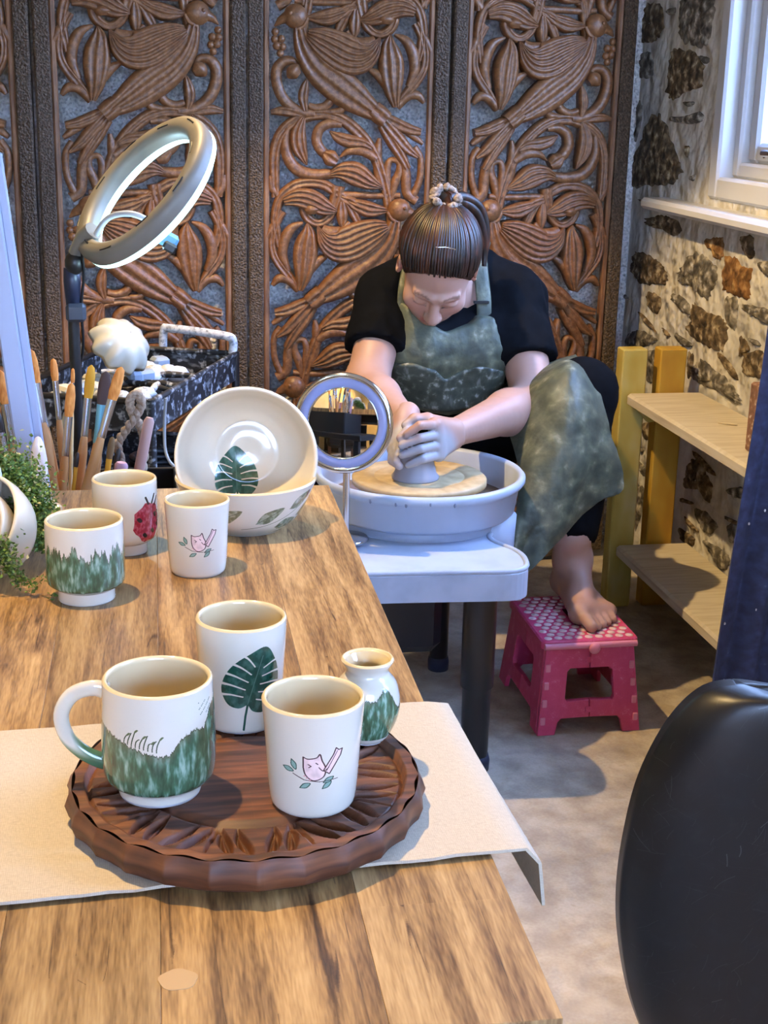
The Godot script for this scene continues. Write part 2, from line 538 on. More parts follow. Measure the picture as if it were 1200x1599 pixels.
# ---------------------------------------------------------------- room
func build_room():
	var fl := struct("floor", box_at(Vector3(-0.3, -0.05, -0.7), Vector3(3.6, 0.1, 6.4), 0.0), M.floor)
	fl.set_meta("label", "worn beige vinyl floor of the studio")
	struct("ceiling", box_at(Vector3(-0.3, 2.35, -0.7), Vector3(3.6, 0.1, 6.4), 0.0), M.ceiling)
	var bw := struct("wall_back", box_at(Vector3(-0.3, 1.15, -3.79), Vector3(3.6, 2.4, 0.12), 0.0), M.roughcast)
	bw.set_meta("label", "grey roughcast wall behind the carved screen")
	struct("wall_left", box_at(Vector3(-2.05, 1.15, -0.7), Vector3(0.1, 2.4, 6.4), 0.0), M.cream_wall)
	# wall behind the photographer, with a glazed opening
	var st := new_st()
	wall_with_holes(st, Vector3(0, 0, 2.4), Vector3.LEFT, Vector3.BACK, -1.5, 2.1, 2.3, 0.12, [Rect2(-1.2, 0.85, 2.1, 1.25)])
	struct("wall_front", done(st), M.cream_wall)
	window_at("window_2", Vector3(0, 0, 2.4), Vector3.LEFT, Vector3.BACK, Rect2(-1.2, 0.85, 2.1, 1.25), 2)
	# stone wall on the right with two windows; its plaster is the wall, its stones are parts
	st = new_st()
	var holes := [Rect2(-3.2, 1.0, 1.75, 1.1), Rect2(-0.9, 1.0, 0.9, 1.0)]
	wall_with_holes(st, Vector3(WALL_X, 0, 0), Vector3.BACK, Vector3.RIGHT, -3.9, 2.5, 2.3, 0.32, holes)
	var w := struct("wall_right", done(st), M.plaster)
	w.set_meta("label", "white plastered rubble stone wall beside the window")
	window_at("window_1", Vector3(WALL_X, 0, 0), Vector3.BACK, Vector3.RIGHT, holes[0], 2, true)
	window_at("window_3", Vector3(WALL_X, 0, 0), Vector3.BACK, Vector3.RIGHT, holes[1], 2)
	# sill board under the visible window
	var sill := struct("trim_1", box_at(Vector3(WALL_X - 0.015, 0.967, -2.4), Vector3(0.11, 0.028, 2.16), 0.008), M.white_paint)
	sill.set_meta("label", "white window sill board on the stone wall")
	# garden wall and ground outside
	var gm := patterned(noise_image(512, 512, 0.03, [[0.0, c8(62, 74, 70)], [0.4, c8(108, 118, 110)], [0.6, c8(138, 144, 136)], [1.0, c8(156, 158, 152)]], 17, 4), Vector3.ONE * 1.6, 0.9, true)
	var gw := thing("garden_wall", "pale rough stone garden wall seen through the window", "wall", Vector3(2.9, -0.1, -3.2))
	obj("masonry", box_at(Vector3(0, 0.9, 0), Vector3(0.3, 1.8, 6.0), 0.02), gm, gw)
	var gs := []
	for k in 6: gs.append(ball(Vector3.ZERO, Vector3(0.05, 0.06 + 0.012 * k, 0.09 + 0.012 * k), 8))
	for r in 9:
		for k in 26:
			var o := obj("stone", gs[rng.randi() % 6], gm, gw, Vector3(-0.14, 0.2 + r * 0.185, -2.85 + k * 0.226 + (0.11 if r % 2 else 0.0)))
			o.rotation.x = rng.randf_range(-0.25, 0.25)
	struct("ground", box_at(Vector3(5.0, -0.2, -1.0), Vector3(6.6, 0.1, 9.0), 0.0), plain(c8(120, 124, 110), 0.9))
	for i in LAMPS.size(): downlight(LAMPS[i], i)

func wall_with_holes(st: SurfaceTool, o: Vector3, along: Vector3, out: Vector3, a0: float, a1: float, h: float, thick: float, holes: Array):
	var xs := [a0, a1]
	var ys := [-0.05, h]
	for r in holes:
		xs.append_array([r.position.x, r.end.x]); ys.append_array([r.position.y, r.end.y])
	xs.sort(); ys.sort()
	for i in xs.size() - 1:
		for j in ys.size() - 1:
			var c := Vector2((xs[i] + xs[i + 1]) * 0.5, (ys[j] + ys[j + 1]) * 0.5)
			var s := Vector2(xs[i + 1] - xs[i], ys[j + 1] - ys[j])
			if s.x < 0.001 or s.y < 0.001: continue
			var hole := false
			for r in holes:
				if r.has_point(c): hole = true
			if hole: continue
			add_box(st, o + along * c.x + Vector3.UP * c.y + out * thick * 0.5, Vector3(s.x, s.y, thick), 0.0, Basis(along, Vector3.UP, along.cross(Vector3.UP)))

func window_at(called: String, o: Vector3, along: Vector3, out: Vector3, r: Rect2, sashes: int, handle := false):
	var n := Node3D.new()
	n.name = called
	add_child(n)
	n.set_meta("kind", "structure")
	n.set_meta("label", {"window_1": "white framed window with chrome handle in the stone wall", "window_2": "white framed window behind the photographer", "window_3": "white framed second window in the stone wall"}[called])
	var bs := Basis(along, Vector3.UP, along.cross(Vector3.UP))
	if bs.determinant() < 0: bs = Basis(along, Vector3.UP, -along.cross(Vector3.UP))
	var c := r.get_center()
	var at := func(x: float, y: float, d: float) -> Vector3: return o + along * x + Vector3.UP * y + out * d
	# outer frame, stepped
	for k in 2:
		var wd: float = [0.05, 0.035][k]
		var off: float = [0.0, 0.05][k]
		var dep: float = [0.09, 0.06][k]
		var fr := Rect2(r.position + Vector2.ONE * off, r.size - Vector2.ONE * off * 2.0)
		var mid: float = [0.035, 0.055][k]
		for e in [[fr.position.x + wd / 2, c.y, wd, fr.size.y], [fr.end.x - wd / 2, c.y, wd, fr.size.y], [c.x, fr.position.y + wd / 2, fr.size.x - wd * 2, wd], [c.x, fr.end.y - wd / 2, fr.size.x - wd * 2, wd]]:
			obj("frame_bar", box_at(at.call(e[0], e[1], mid), Vector3(e[2], e[3], dep), 0.006, bs), M.white_paint, n)
	var inner := Rect2(r.position + Vector2.ONE * 0.085, r.size - Vector2.ONE * 0.17)
	var w := inner.size.x / sashes
	for s in sashes:
		var x0 := inner.position.x + w * s
		var sash := obj("sash", null, null, n)
		var st := new_st()
		for e in [[x0 + 0.0225, c.y, 0.045, inner.size.y], [x0 + w - 0.0225, c.y, 0.045, inner.size.y], [x0 + w / 2, inner.position.y + 0.0225, w - 0.09, 0.045], [x0 + w / 2, inner.end.y - 0.0225, w - 0.09, 0.045]]:
			add_box(st, at.call(e[0], e[1], 0.07), Vector3(e[2], e[3], 0.05), 0.008, bs)
		sash.mesh = done(st)
		sash.material_override = M.white_paint
		var gm := StandardMaterial3D.new()
		gm.albedo_color = Color(0.9, 0.95, 1.0, 0.06)
		gm.transparency = BaseMaterial3D.TRANSPARENCY_ALPHA
		gm.roughness = 0.02
		obj("pane", box_at(at.call(x0 + w / 2, c.y, 0.075), Vector3(w - 0.085, inner.size.y - 0.085, 0.006), 0.0, bs), gm, sash)
		if handle:
			st = new_st()
			var hx := x0 + 0.16
			add_tube(st, [at.call(hx - 0.02, inner.position.y + 0.024, 0.05), at.call(hx - 0.02, inner.position.y + 0.024, 0.02)], 0.009, 10)
			add_tube(st, [at.call(hx - 0.025, inner.position.y + 0.026, 0.02), at.call(hx + 0.03, inner.position.y + 0.026, 0.018), at.call(hx + 0.12, inner.position.y + 0.022, 0.018)], [0.008, 0.007, 0.005], 10)
			obj("handle", done(st), M.chrome, sash)

func downlight(d: Array, i: int):
	var t := thing("ceiling_downlight", ["round white ceiling downlight above the pottery wheel", "round white ceiling downlight above the work table", "round white ceiling downlight behind the photographer"][i], "downlight", Vector3(d[0].x, 2.3, d[0].z))
	obj("trim_ring", lathe([Vector2(0.034, -0.03), Vector2(0.034, -0.004), Vector2(0.05, -0.006), Vector2(0.052, 0.0), Vector2(0.03, 0.0)], 32), M.white_paint, t)
	var em := plain(c8(255, 226, 180), 0.4)
	em.emission_enabled = true
	em.emission = Color(1.0, 0.78, 0.5)
	em.emission_energy_multiplier = 3.0
	obj("lamp_lens", lathe([Vector2(0.0, -0.012), Vector2(0.033, -0.012), Vector2(0.033, -0.008), Vector2(0.0, -0.008)], 24), em, t)
	var l := SpotLight3D.new()
	l.name = "lamp_light"
	add_child(l)
	l.position = d[0]
	l.look_at_from_position(d[0], d[1], Vector3.FORWARD)
	l.light_color = Color(1.0, 0.84, 0.58)
	l.light_energy = d[2]
	l.light_size = 0.018
	l.spot_angle = d[3]
	l.spot_angle_attenuation = 0.25
	l.spot_range = 9.0
	l.spot_attenuation = 2.0
	l.shadow_enabled = true

# stones that show in the plaster: outlines in the wall's own plane
func build_stone_wall():
	var wall := get_node("wall_right")
	# [crop origin x, y, zoom, then outlines]
	var sets := [
		[940, 0, 3.807, [
			[265,30,355,35,370,160,325,240,250,245,240,120], [480,0,560,-20,665,0,660,110,630,260,560,280,480,240,465,160], [390,60,440,45,435,85,395,85],
			[435,290,540,310,605,400,600,510,510,540,430,590,395,560,400,400], [235,320,290,310,310,390,300,455,225,460,228,390], [225,610,245,640,230,760,190,880,175,860,205,740],
			[340,680,400,800,470,980,450,1060,400,1100,300,1105,180,1110,175,980,220,860,280,730], [410,695,500,690,590,665,600,720,540,735,420,725], [490,605,550,605,540,630,505,630],
			[505,870,525,875,515,935,505,920], [530,1050,560,1040,550,1075,530,1070], [220,1185,260,1190,290,1210,240,1198],
			[260,1300,320,1290,350,1280,400,1290,460,1320,470,1390,420,1400,380,1370,300,1350,265,1330], [590,330,640,345,630,380,600,360]]],
		[960, 300, 5.0, [
			[160,480,210,470,300,510,370,560,410,640,400,720,330,720,220,715,140,640,125,570], [630,465,720,510,800,590,800,700,760,800,720,830,660,790,600,740,530,720,500,660,520,600],
			[720,370,790,355,850,370,845,510,800,520,770,470,775,430,730,440], [870,505,950,510,1000,580,1070,600,1060,720,1060,830,960,810,860,760,850,680],
			[1000,340,1085,345,1090,430,1100,490,1060,520,1020,470,990,390], [1130,550,1230,550,1240,670,1150,620], [450,795,520,810,590,880,585,950,520,920,460,850],
			[260,780,320,790,370,850,340,950,290,920,265,860], [620,870,720,930,830,970,885,1060,860,1220,820,1240,700,1190,570,1090,590,1000], [880,830,960,830,965,960,940,1070,870,990],
			[1000,870,1100,890,1220,930,1220,1040,1110,980,1020,930], [190,935,230,960,300,1040,330,1100,280,1050], [380,1060,420,1090,440,1130,400,1110],
			[110,1110,200,1080,290,1120,330,1160,260,1200,180,1225,90,1220], [485,1105,560,1150,610,1190,580,1210,490,1160], [810,1250,870,1290,950,1400,970,1470,930,1450,850,1340],
			[990,1130,1030,1160,1060,1230,1020,1260,980,1280], [1060,1140,1120,1160,1150,1200,1100,1190], [270,1250,360,1250,375,1460,255,1460], [585,1260,622,1275,612,1380,580,1450],
			[1010,1270,1100,1240,1180,1260,1180,1420,1100,1450,1010,1400], [40,790,90,800,120,840,70,820]]],
		[920, 500, 4.286, [
			[700,310,770,270,850,340,920,380,1000,500,1010,560,880,490,760,430,690,380], [700,880,740,900,830,1000,850,1040,780,1000], [360,690,430,690,410,800,370,780], [340,840,370,860,365,885,345,870],
			[330,940,410,1010,400,1050,340,1000], [860,900,890,910,880,940,862,925]]],
		[920, 740, 4.286, [
			[640,0,700,-90,760,-60,790,0,830,100,800,190,740,110,640,90], [930,100,1030,90,1040,160,960,150], [710,230,780,250,860,340,840,390,790,400,740,330], [640,280,700,340,740,390,690,370],
			[610,360,700,420,710,460,680,485,620,430], [770,440,870,490,950,570,920,640,870,620,800,500], [930,340,990,330,1010,430,960,470,940,400], [910,280,1000,320,990,340,930,310], [622,160,700,190,690,205,625,188],
			[320,60,390,120,360,250,310,370,295,150], [1040,430,1120,450,1150,560,1060,520], [1080,-120,1180,-100,1190,20,1090,0], [1060,200,1160,230,1150,330,1070,300]]]]
	var k := 0
	var ns := noise(3.0, 3, 5)
	for s in sets:
		for o in s[3]:
			var pts := []
			for i in range(0, o.size(), 2):
				var p := pxx(s[0] + o[i] / s[2], s[1] + o[i + 1] / s[2], WALL_X)
				pts.append(Vector2(p.z, p.y))
			var mat: Material = [M.stone_grey, M.stone_brown, M.stone_brown, M.stone_grey][k % 4]
			if s[0] == 940: mat = M.stone_grey if k % 3 else M.stone_brown
			if s[0] == 960 and s[3].find(o) in [2, 3]: mat = M.stone_ochre
			obj("stone", stone(pts, ns, k), mat, wall)
			k += 1
	# more stones between the windows and towards the room, outside the frame
	for j in 46:
		var z := rng.randf_range(-2.75, 2.2)
		var y := rng.randf_range(0.08, 2.2)
		if y > 0.85 and y < 2.1 and (z < -1.35 or (z > -1.0 and z < 0.1)): continue
		var pts := []
		var rr := rng.randf_range(0.05, 0.1)
		for i in 7: pts.append(Vector2(z, y) + Vector2(cos(TAU * i / 7.0) * 1.25, sin(TAU * i / 7.0)) * rr * rng.randf_range(0.75, 1.1))
		obj("stone", stone(pts, ns, k), [M.stone_grey, M.stone_brown, M.stone_ochre][k % 3], wall)
		k += 1
func stone(pts: Array, ns: FastNoiseLite, k: int) -> ArrayMesh:
	var loop := pts.duplicate()
	loop.append(pts[0]); loop.append(pts[1])
	var fine := curve(loop, 6)
	var ring := []
	for i in range(2, 2 + pts.size() * 6): ring.append(fine[i % fine.size()] if i < fine.size() else fine[i - pts.size() * 6])
	var mid := Vector2.ZERO
	for p in pts: mid += p
	mid /= pts.size()
	var rows := []
	for step in [[1.03, -0.003], [1.0, 0.0012], [0.92, 0.004], [0.7, 0.006], [0.4, 0.007], [0.02, 0.007]]:
		var row := PackedVector3Array()
		for i in ring.size():
			var p: Vector2 = ring[i]
			var jag := 1.0 + 0.17 * ns.get_noise_2d(i * 0.37 + k * 17.0, 3.0) if step[0] > 0.6 else 1.0
			var q: Vector2 = mid + (p - mid) * step[0] * jag
			var hh: float = step[1] + (0.006 * ns.get_noise_2d(q.x * 12.0, q.y * 12.0) if step[1] > 0.0 else 0.0)
			row.append(Vector3(WALL_X - hh, q.y, q.x))
		rows.append(row)
	var st := new_st()
	add_grid(st, rows, true, Geometry2D.is_polygon_clockwise(PackedVector2Array(pts)), Rect2(0, 0, 1, 1), true)
	return done(st)

# ---------------------------------------------------------------- carved folding screen
const PANEL_W := 0.494
# one repeat of the carving: [kind, ridges, lift, x, y, width ...] traced on the second panel, four units to a pixel
func carving() -> Array:
	return [
		["vine", 2, 0.0, 124,1240,44, 116,1120,52, 118,960,58, 160,830,60, 260,745,60, 400,705,60, 540,735,62, 660,830,62, 740,940,60, 790,1060,58, 830,1200,54, 852,1330,46, 862,1400,36],
		["vine", 1, 0.0, 1020,1250,50, 960,1200,50, 950,1090,52, 930,990,54, 880,880,54, 820,780,50, 790,720,44],
		["vine", 1, 0.0, 800,1180,30, 770,1060,40, 770,930,44, 780,850,20],
		["vine", 1, 0.0, 860,1240,30, 880,1140,44, 910,1060,40, 900,1000,30, 850,990,30, 830,1060,40, 840,1180,36],
		["vine", 1, 0.0, 980,1250,40, 1035,1120,34, 1040,980,34, 1000,900,30],
		["bird_body", 3, 0.010, 268,165,60, 285,240,96, 320,330,130, 395,430,165, 500,510,190, 600,585,175, 690,650,130, 765,700,84],
		["bird_wing", 6, 0.018, 320,215,60, 390,245,140, 480,290,190, 570,335,205, 650,345,178, 715,310,110, 750,258,44, 768,220,8],
		["bird_tail", 2, 0.014, 735,665,96, 775,700,104, 815,735,96],
		["bird_tail", 2, 0.006, 800,715,60, 880,755,66, 960,790,62, 1035,805,40],
		["bird_tail", 2, 0.008, 800,740,60, 880,830,70, 950,910,60, 1020,965,20],
		["bird_tail", 2, 0.006, 790,760,56, 850,860,66, 910,950,60, 960,1040,40],
		["leaf", 3, 0.010, 874,650,30, 856,560,84, 846,460,124, 838,360,128, 826,270,80, 832,205,10],
		["leaf", 1, 0.006, 868,630,26, 830,540,46, 770,460,50, 686,408,12],
		["vine", 2, 0.002, 880,650,40, 960,540,50, 1030,440,46, 1052,340,40, 1030,220,46, 985,130,44],
		["leaf", 1, 0.004, 950,520,30, 985,420,50, 975,320,56, 930,240,46, 858,202,12],
		["vine", 1, 0.002, 885,650,36, 950,580,46, 1010,575,44, 1050,620,20],
		["vine", 2, 0.002, 640,-40,76, 655,60,64, 690,160,46, 760,205,44, 830,170,52, 852,100,56, 812,62,44],
		["bud", 1, 0.010, 800,80,40, 802,110,84, 800,142,50],
		["leaf", 2, 0.004, 620,40,40, 560,60,60, 510,100,50, 470,150,8],
		["leaf", 2, 0.008, 615,60,30, 612,130,60, 610,190,50, 606,245,8],
		["vine", 1, 0.0, 240,14,26, 360,20,32, 520,16,34, 640,20,40],
		["vine", 1, 0.002, 262,408,20, 225,378,40, 170,385,50, 130,440,56, 134,530,56, 180,625,56, 270,690,52, 370,705,48],
		["bud", 1, 0.010, 205,415,30, 232,442,86, 268,470,36],
		["leaf", 2, 0.008, 312,690,24, 296,610,52, 305,540,44, 322,480,8],
		["leaf", 1, 0.004, 330,650,30, 380,668,40, 440,650,42, 480,600,42, 478,560,20],
		["leaf", 1, 0.004, 470,690,30, 530,680,40, 556,630,36, 540,580,30, 500,560,20],
		["leaf", 2, 0.004, 92,700,24, 170,690,52, 250,700,48, 320,715,20],
		["vine", 1, 0.004, 540,770,30, 460,765,46, 400,800,52, 382,870,54, 410,930,54, 450,965,50],
		["bud", 2, 0.012, 430,950,40, 470,980,84, 512,1006,50],
		["leaf", 2, 0.006, 466,812,10, 520,850,56, 590,872,66, 670,880,52, 730,910,30],
		["leaf", 1, 0.004, 532,975,8, 590,935,38, 680,935,50, 760,985,40],
		["leaf", 3, 0.006, 300,725,24, 268,820,78, 272,910,84, 300,980,50, 322,1030,8],
		["vine", 1, 0.002, 200,800,30, 184,900,52, 210,1000,60, 270,1065,60, 370,1090,56, 490,1080,50],
		["leaf", 4, 0.008, 470,1085,30, 540,1065,84, 630,1080,122, 720,1130,84, 806,1165,8],
		["vine", 1, 0.0, 90,1100,30, 100,1180,40, 150,1240,40],
		["vine", 2, 0.002, 150,1560,40, 130,1470,46, 122,1360,50, 160,1235,52, 264,1155,54, 400,1146,54, 496,1192,54, 580,1260,52, 636,1360,52, 660,1400,30],
		["leaf", 4, 0.008, 175,1262,50, 260,1240,94, 350,1256,112, 440,1300,88, 530,1325,8],
		["leaf", 3, 0.006, 590,1262,36, 660,1290,72, 740,1312,78, 862,1312,8],
		["vine", 1, 0.002, 860,1380,40, 850,1440,40, 790,1490,44, 710,1480,40, 650,1400,40],
		["bud", 1, 0.008, 420,1440,50, 480,1470,74, 550,1450,50, 596,1390,20],
		["leaf", 1, 0.002, 60,1500,30, 100,1440,40, 130,1380,20],
		["leaf", 1, 0.002, 1050,880,20, 1000,840,36, 950,810,30],
		["grape", 0, 0.006, 120,205,40, 0,0,0], ["grape", 0, 0.008, 118,250,42, 0,0,0], ["grape", 0, 0.008, 158,248,42, 0,0,0], ["grape", 0, 0.010, 130,290,44, 0,0,0], ["grape", 0, 0.008, 166,296,40, 0,0,0], ["grape", 0, 0.008, 152,335,40, 0,0,0],
	]
func build_screen():
	var hx := [-1.19, -0.697, -0.199, 0.301, 0.793, 1.277]
	var hz := [0.03, -0.02, 0.03, -0.02, 0.03, -0.01]
	var sets := [carved_meshes(false), carved_meshes(true)]
	var t := thing("room_divider", "tall folding screen of carved brown wooden panels with birds and vines", "folding screen")
	var top := 1.8
	for i in 5:
		var a := Vector3(hx[i] + 0.003, 0, SCREEN_Z + hz[i])
		var b := Vector3(hx[i + 1] - 0.003, 0, SCREEN_Z + hz[i + 1])
		var p := Node3D.new()
		p.name = "panel"
		t.add_child(p, true)
		var x := (b - a).normalized()
		var sc := (b - a).length() / PANEL_W
		p.transform = Transform3D(Basis(x * sc, Vector3.UP, x.cross(Vector3.UP)), a)
		# frame: outer stiles, inner beads, rails
		for s in [[0.019, 0.036, 0.034, M.carved_dark, "stile"], [PANEL_W - 0.019, 0.036, 0.034, M.carved_dark, "stile"], [0.045, 0.014, 0.024, M.carved_edge, "bead"], [PANEL_W - 0.045, 0.014, 0.024, M.carved_edge, "bead"]]:
			obj(s[4], box_at(Vector3(s[0], top * 0.5 + 0.01, -0.002), Vector3(s[1], top - 0.02, s[2]), 0.004), s[3], p)
		obj("rail", box_at(Vector3(PANEL_W * 0.5, top - 0.03, 0), Vector3(PANEL_W - 0.104, 0.06, 0.03), 0.004), M.carved_dark, p)
		obj("rail", box_at(Vector3(PANEL_W * 0.5, 0.06, 0), Vector3(PANEL_W - 0.104, 0.1, 0.03), 0.004), M.carved_dark, p)
		for m in sets[1 if i % 2 == 0 else 0]:
			obj(m[0], m[1], m[2], p)
func carved_meshes(mirrored: bool) -> Array:
	var out := []
	var h := 0.0
	var y0 := pz(540, 0, SCREEN_Z).y
	h = y0 - pz(540, 300, SCREEN_Z).y
	var x0 := pz(387, 150, SCREEN_Z).x
	var list := carving()
	var tone := [M.carved, M.carved_edge]
	for k in [-1, 0, 1, 2]:
		var flip: bool = mirrored != (abs(k) % 2 == 1)
		var n := 0
		for e in list:
			n += 1
			var pts := []
			var ok := true
			for i in range(3, e.size(), 3):
				if e[0] == "grape" and i > 3: break
				var w := pz(400 + e[i] / 4.0, 150, SCREEN_Z)
				var q := Vector3(clampf(w.x - x0, 0.046, PANEL_W - 0.046), y0 - e[i + 1] / 1200.0 * h - k * h, e[i + 2] * 0.00155 / 4.0 * 0.5 * (1.14 if e[0].begins_with("bird") else 1.24))
				if flip: q.x = PANEL_W - q.x
				if q.y > 1.79 or q.y < 0.07: ok = false
				pts.append(q)
			if not ok: continue
			var st := new_st()
			if e[0] == "grape":
				add_ball(st, Vector3(pts[0].x, pts[0].y, e[2] + 0.004), Vector3(pts[0].z, pts[0].z, pts[0].z), 8)
			else:
				ribbon(st, pts, e[1], e[2], not flip)
			if e[0] == "bird_tail" and n == 8: pass
			out.append([e[0], done(st), M.carved])
		# the bird's head with its beak
		var c := pz(400 + 245 / 4.0, 150, SCREEN_Z)
		var p := Vector3(c.x - x0, y0 - 108 / 1200.0 * h - k * h, 0.012)
		if flip: p.x = PANEL_W - p.x
		if p.y < 1.76 and p.y > 0.1:
			var st := new_st()
			add_ball(st, p, Vector3(0.030, 0.029, 0.020), 14)
			var s := -1.0 if not flip else 1.0
			add_tube(st, [p + Vector3(s * 0.022, -0.004, 0), p + Vector3(s * 0.038, -0.012, 0), p + Vector3(s * 0.05, -0.024, -0.002)], [0.014, 0.009, 0.002], 8)
			add_ball(st, p + Vector3(s * 0.012, 0.006, 0.018), Vector3(0.005, 0.005, 0.004), 8)
			add_tube(st, [p + Vector3(-s * 0.004, -0.03, 0.004), p + Vector3(-s * 0.02, -0.022, 0.008), p + Vector3(-s * 0.03, -0.004, 0.004)], 0.005, 8)
			out.append(["bird_head", done(st), M.carved])
	return out
# a carved strand: points (x, y, half width), rounded across with lengthwise grooves
func ribbon(st: SurfaceTool, pts: Array, ridges: int, lift: float, flip: bool):
	var fine := curve(pts, 5)
	var n := fine.size()
	var m := ridges * 4 + 1
	var rows := []
	for i in n:
		var a: Vector3 = fine[maxi(i - 1, 0)]
		var b: Vector3 = fine[mini(i + 1, n - 1)]
		var t := Vector2(b.x - a.x, b.y - a.y).normalized()
		var nn := Vector2(-t.y, t.x)
		var w: float = maxf(fine[i].z, 0.0012)
		var row := PackedVector3Array()
		var hh := minf(0.018, 0.004 + w * 0.62)
		row.append(Vector3(fine[i].x + nn.x * w, fine[i].y + nn.y * w, -0.012))
		for j in m:
			var q := -1.0 + 2.0 * j / (m - 1)
			var groove := absf(sin(PI * ridges * (q + 1.0) * 0.5))
			var z := lift + hh * (0.25 + 0.75 * sqrt(maxf(0.0, 1.0 - q * q * 0.96))) * (0.42 + 0.58 * groove if ridges > 1 else 1.0)
			row.append(Vector3(fine[i].x - nn.x * w * q, fine[i].y - nn.y * w * q, z))
		row.append(Vector3(fine[i].x - nn.x * w, fine[i].y - nn.y * w, -0.012))
		rows.append(row)
	add_grid(st, rows, true, flip)
	for e in [0, n - 1]:
		var row: PackedVector3Array = rows[e]
		var mid: Vector3 = (rows[1][0] + rows[1][m + 1]) * 0.5 if e == 0 else (rows[n - 2][0] + rows[n - 2][m + 1]) * 0.5
		smooth(st, false)
		for j in range(1, m + 1): tri_out(st, row[0], row[j], row[j + 1], mid)

# ---------------------------------------------------------------- table, runner, tray
func wood_image(seed_: int, stops: Array) -> Image:
	var s := 1024
	var f1 := noise(0.06, 4, seed_).get_seamless_image(s, s / 16)
	f1.convert(Image.FORMAT_L8); f1.resize(s, s, Image.INTERPOLATE_CUBIC)
	var f2 := noise(0.014, 4, seed_ + 1).get_seamless_image(s, s / 14)
	f2.convert(Image.FORMAT_L8); f2.resize(s, s, Image.INTERPOLATE_CUBIC)
	var f3 := noise(0.2, 2, seed_ + 2).get_seamless_image(s, s / 10)
	f3.convert(Image.FORMAT_L8); f3.resize(s, s, Image.INTERPOLATE_BILINEAR)
	var f4 := noise(0.012, 2, seed_ + 3).get_seamless_image(s, s / 32)
	f4.convert(Image.FORMAT_L8); f4.resize(s, s, Image.INTERPOLATE_CUBIC)
	var a := f1.get_data(); var b := f2.get_data(); var c := f3.get_data(); var d := f4.get_data()
	var g := ramp(stops)
	var table := PackedByteArray()
	for i in 256:
		var q := g.sample(i / 255.0)
		table.append(int(q.r * 255)); table.append(int(q.g * 255)); table.append(int(q.b * 255))
	var out := PackedByteArray()
	out.resize(s * s * 3)
	for i in s * s:
		var k := int(a[i] * 0.30 + b[i] * 0.45 + c[i] * 0.25)
		var crack := absi(d[i] - 128)
		if crack < 4 and b[i] < 120: k -= (4 - crack) * 16
		k = clampi(k, 0, 255) * 3
		out[i * 3] = table[k]; out[i * 3 + 1] = table[k + 1]; out[i * 3 + 2] = table[k + 2]
	return Image.create_from_data(s, s, false, Image.FORMAT_RGB8, out)
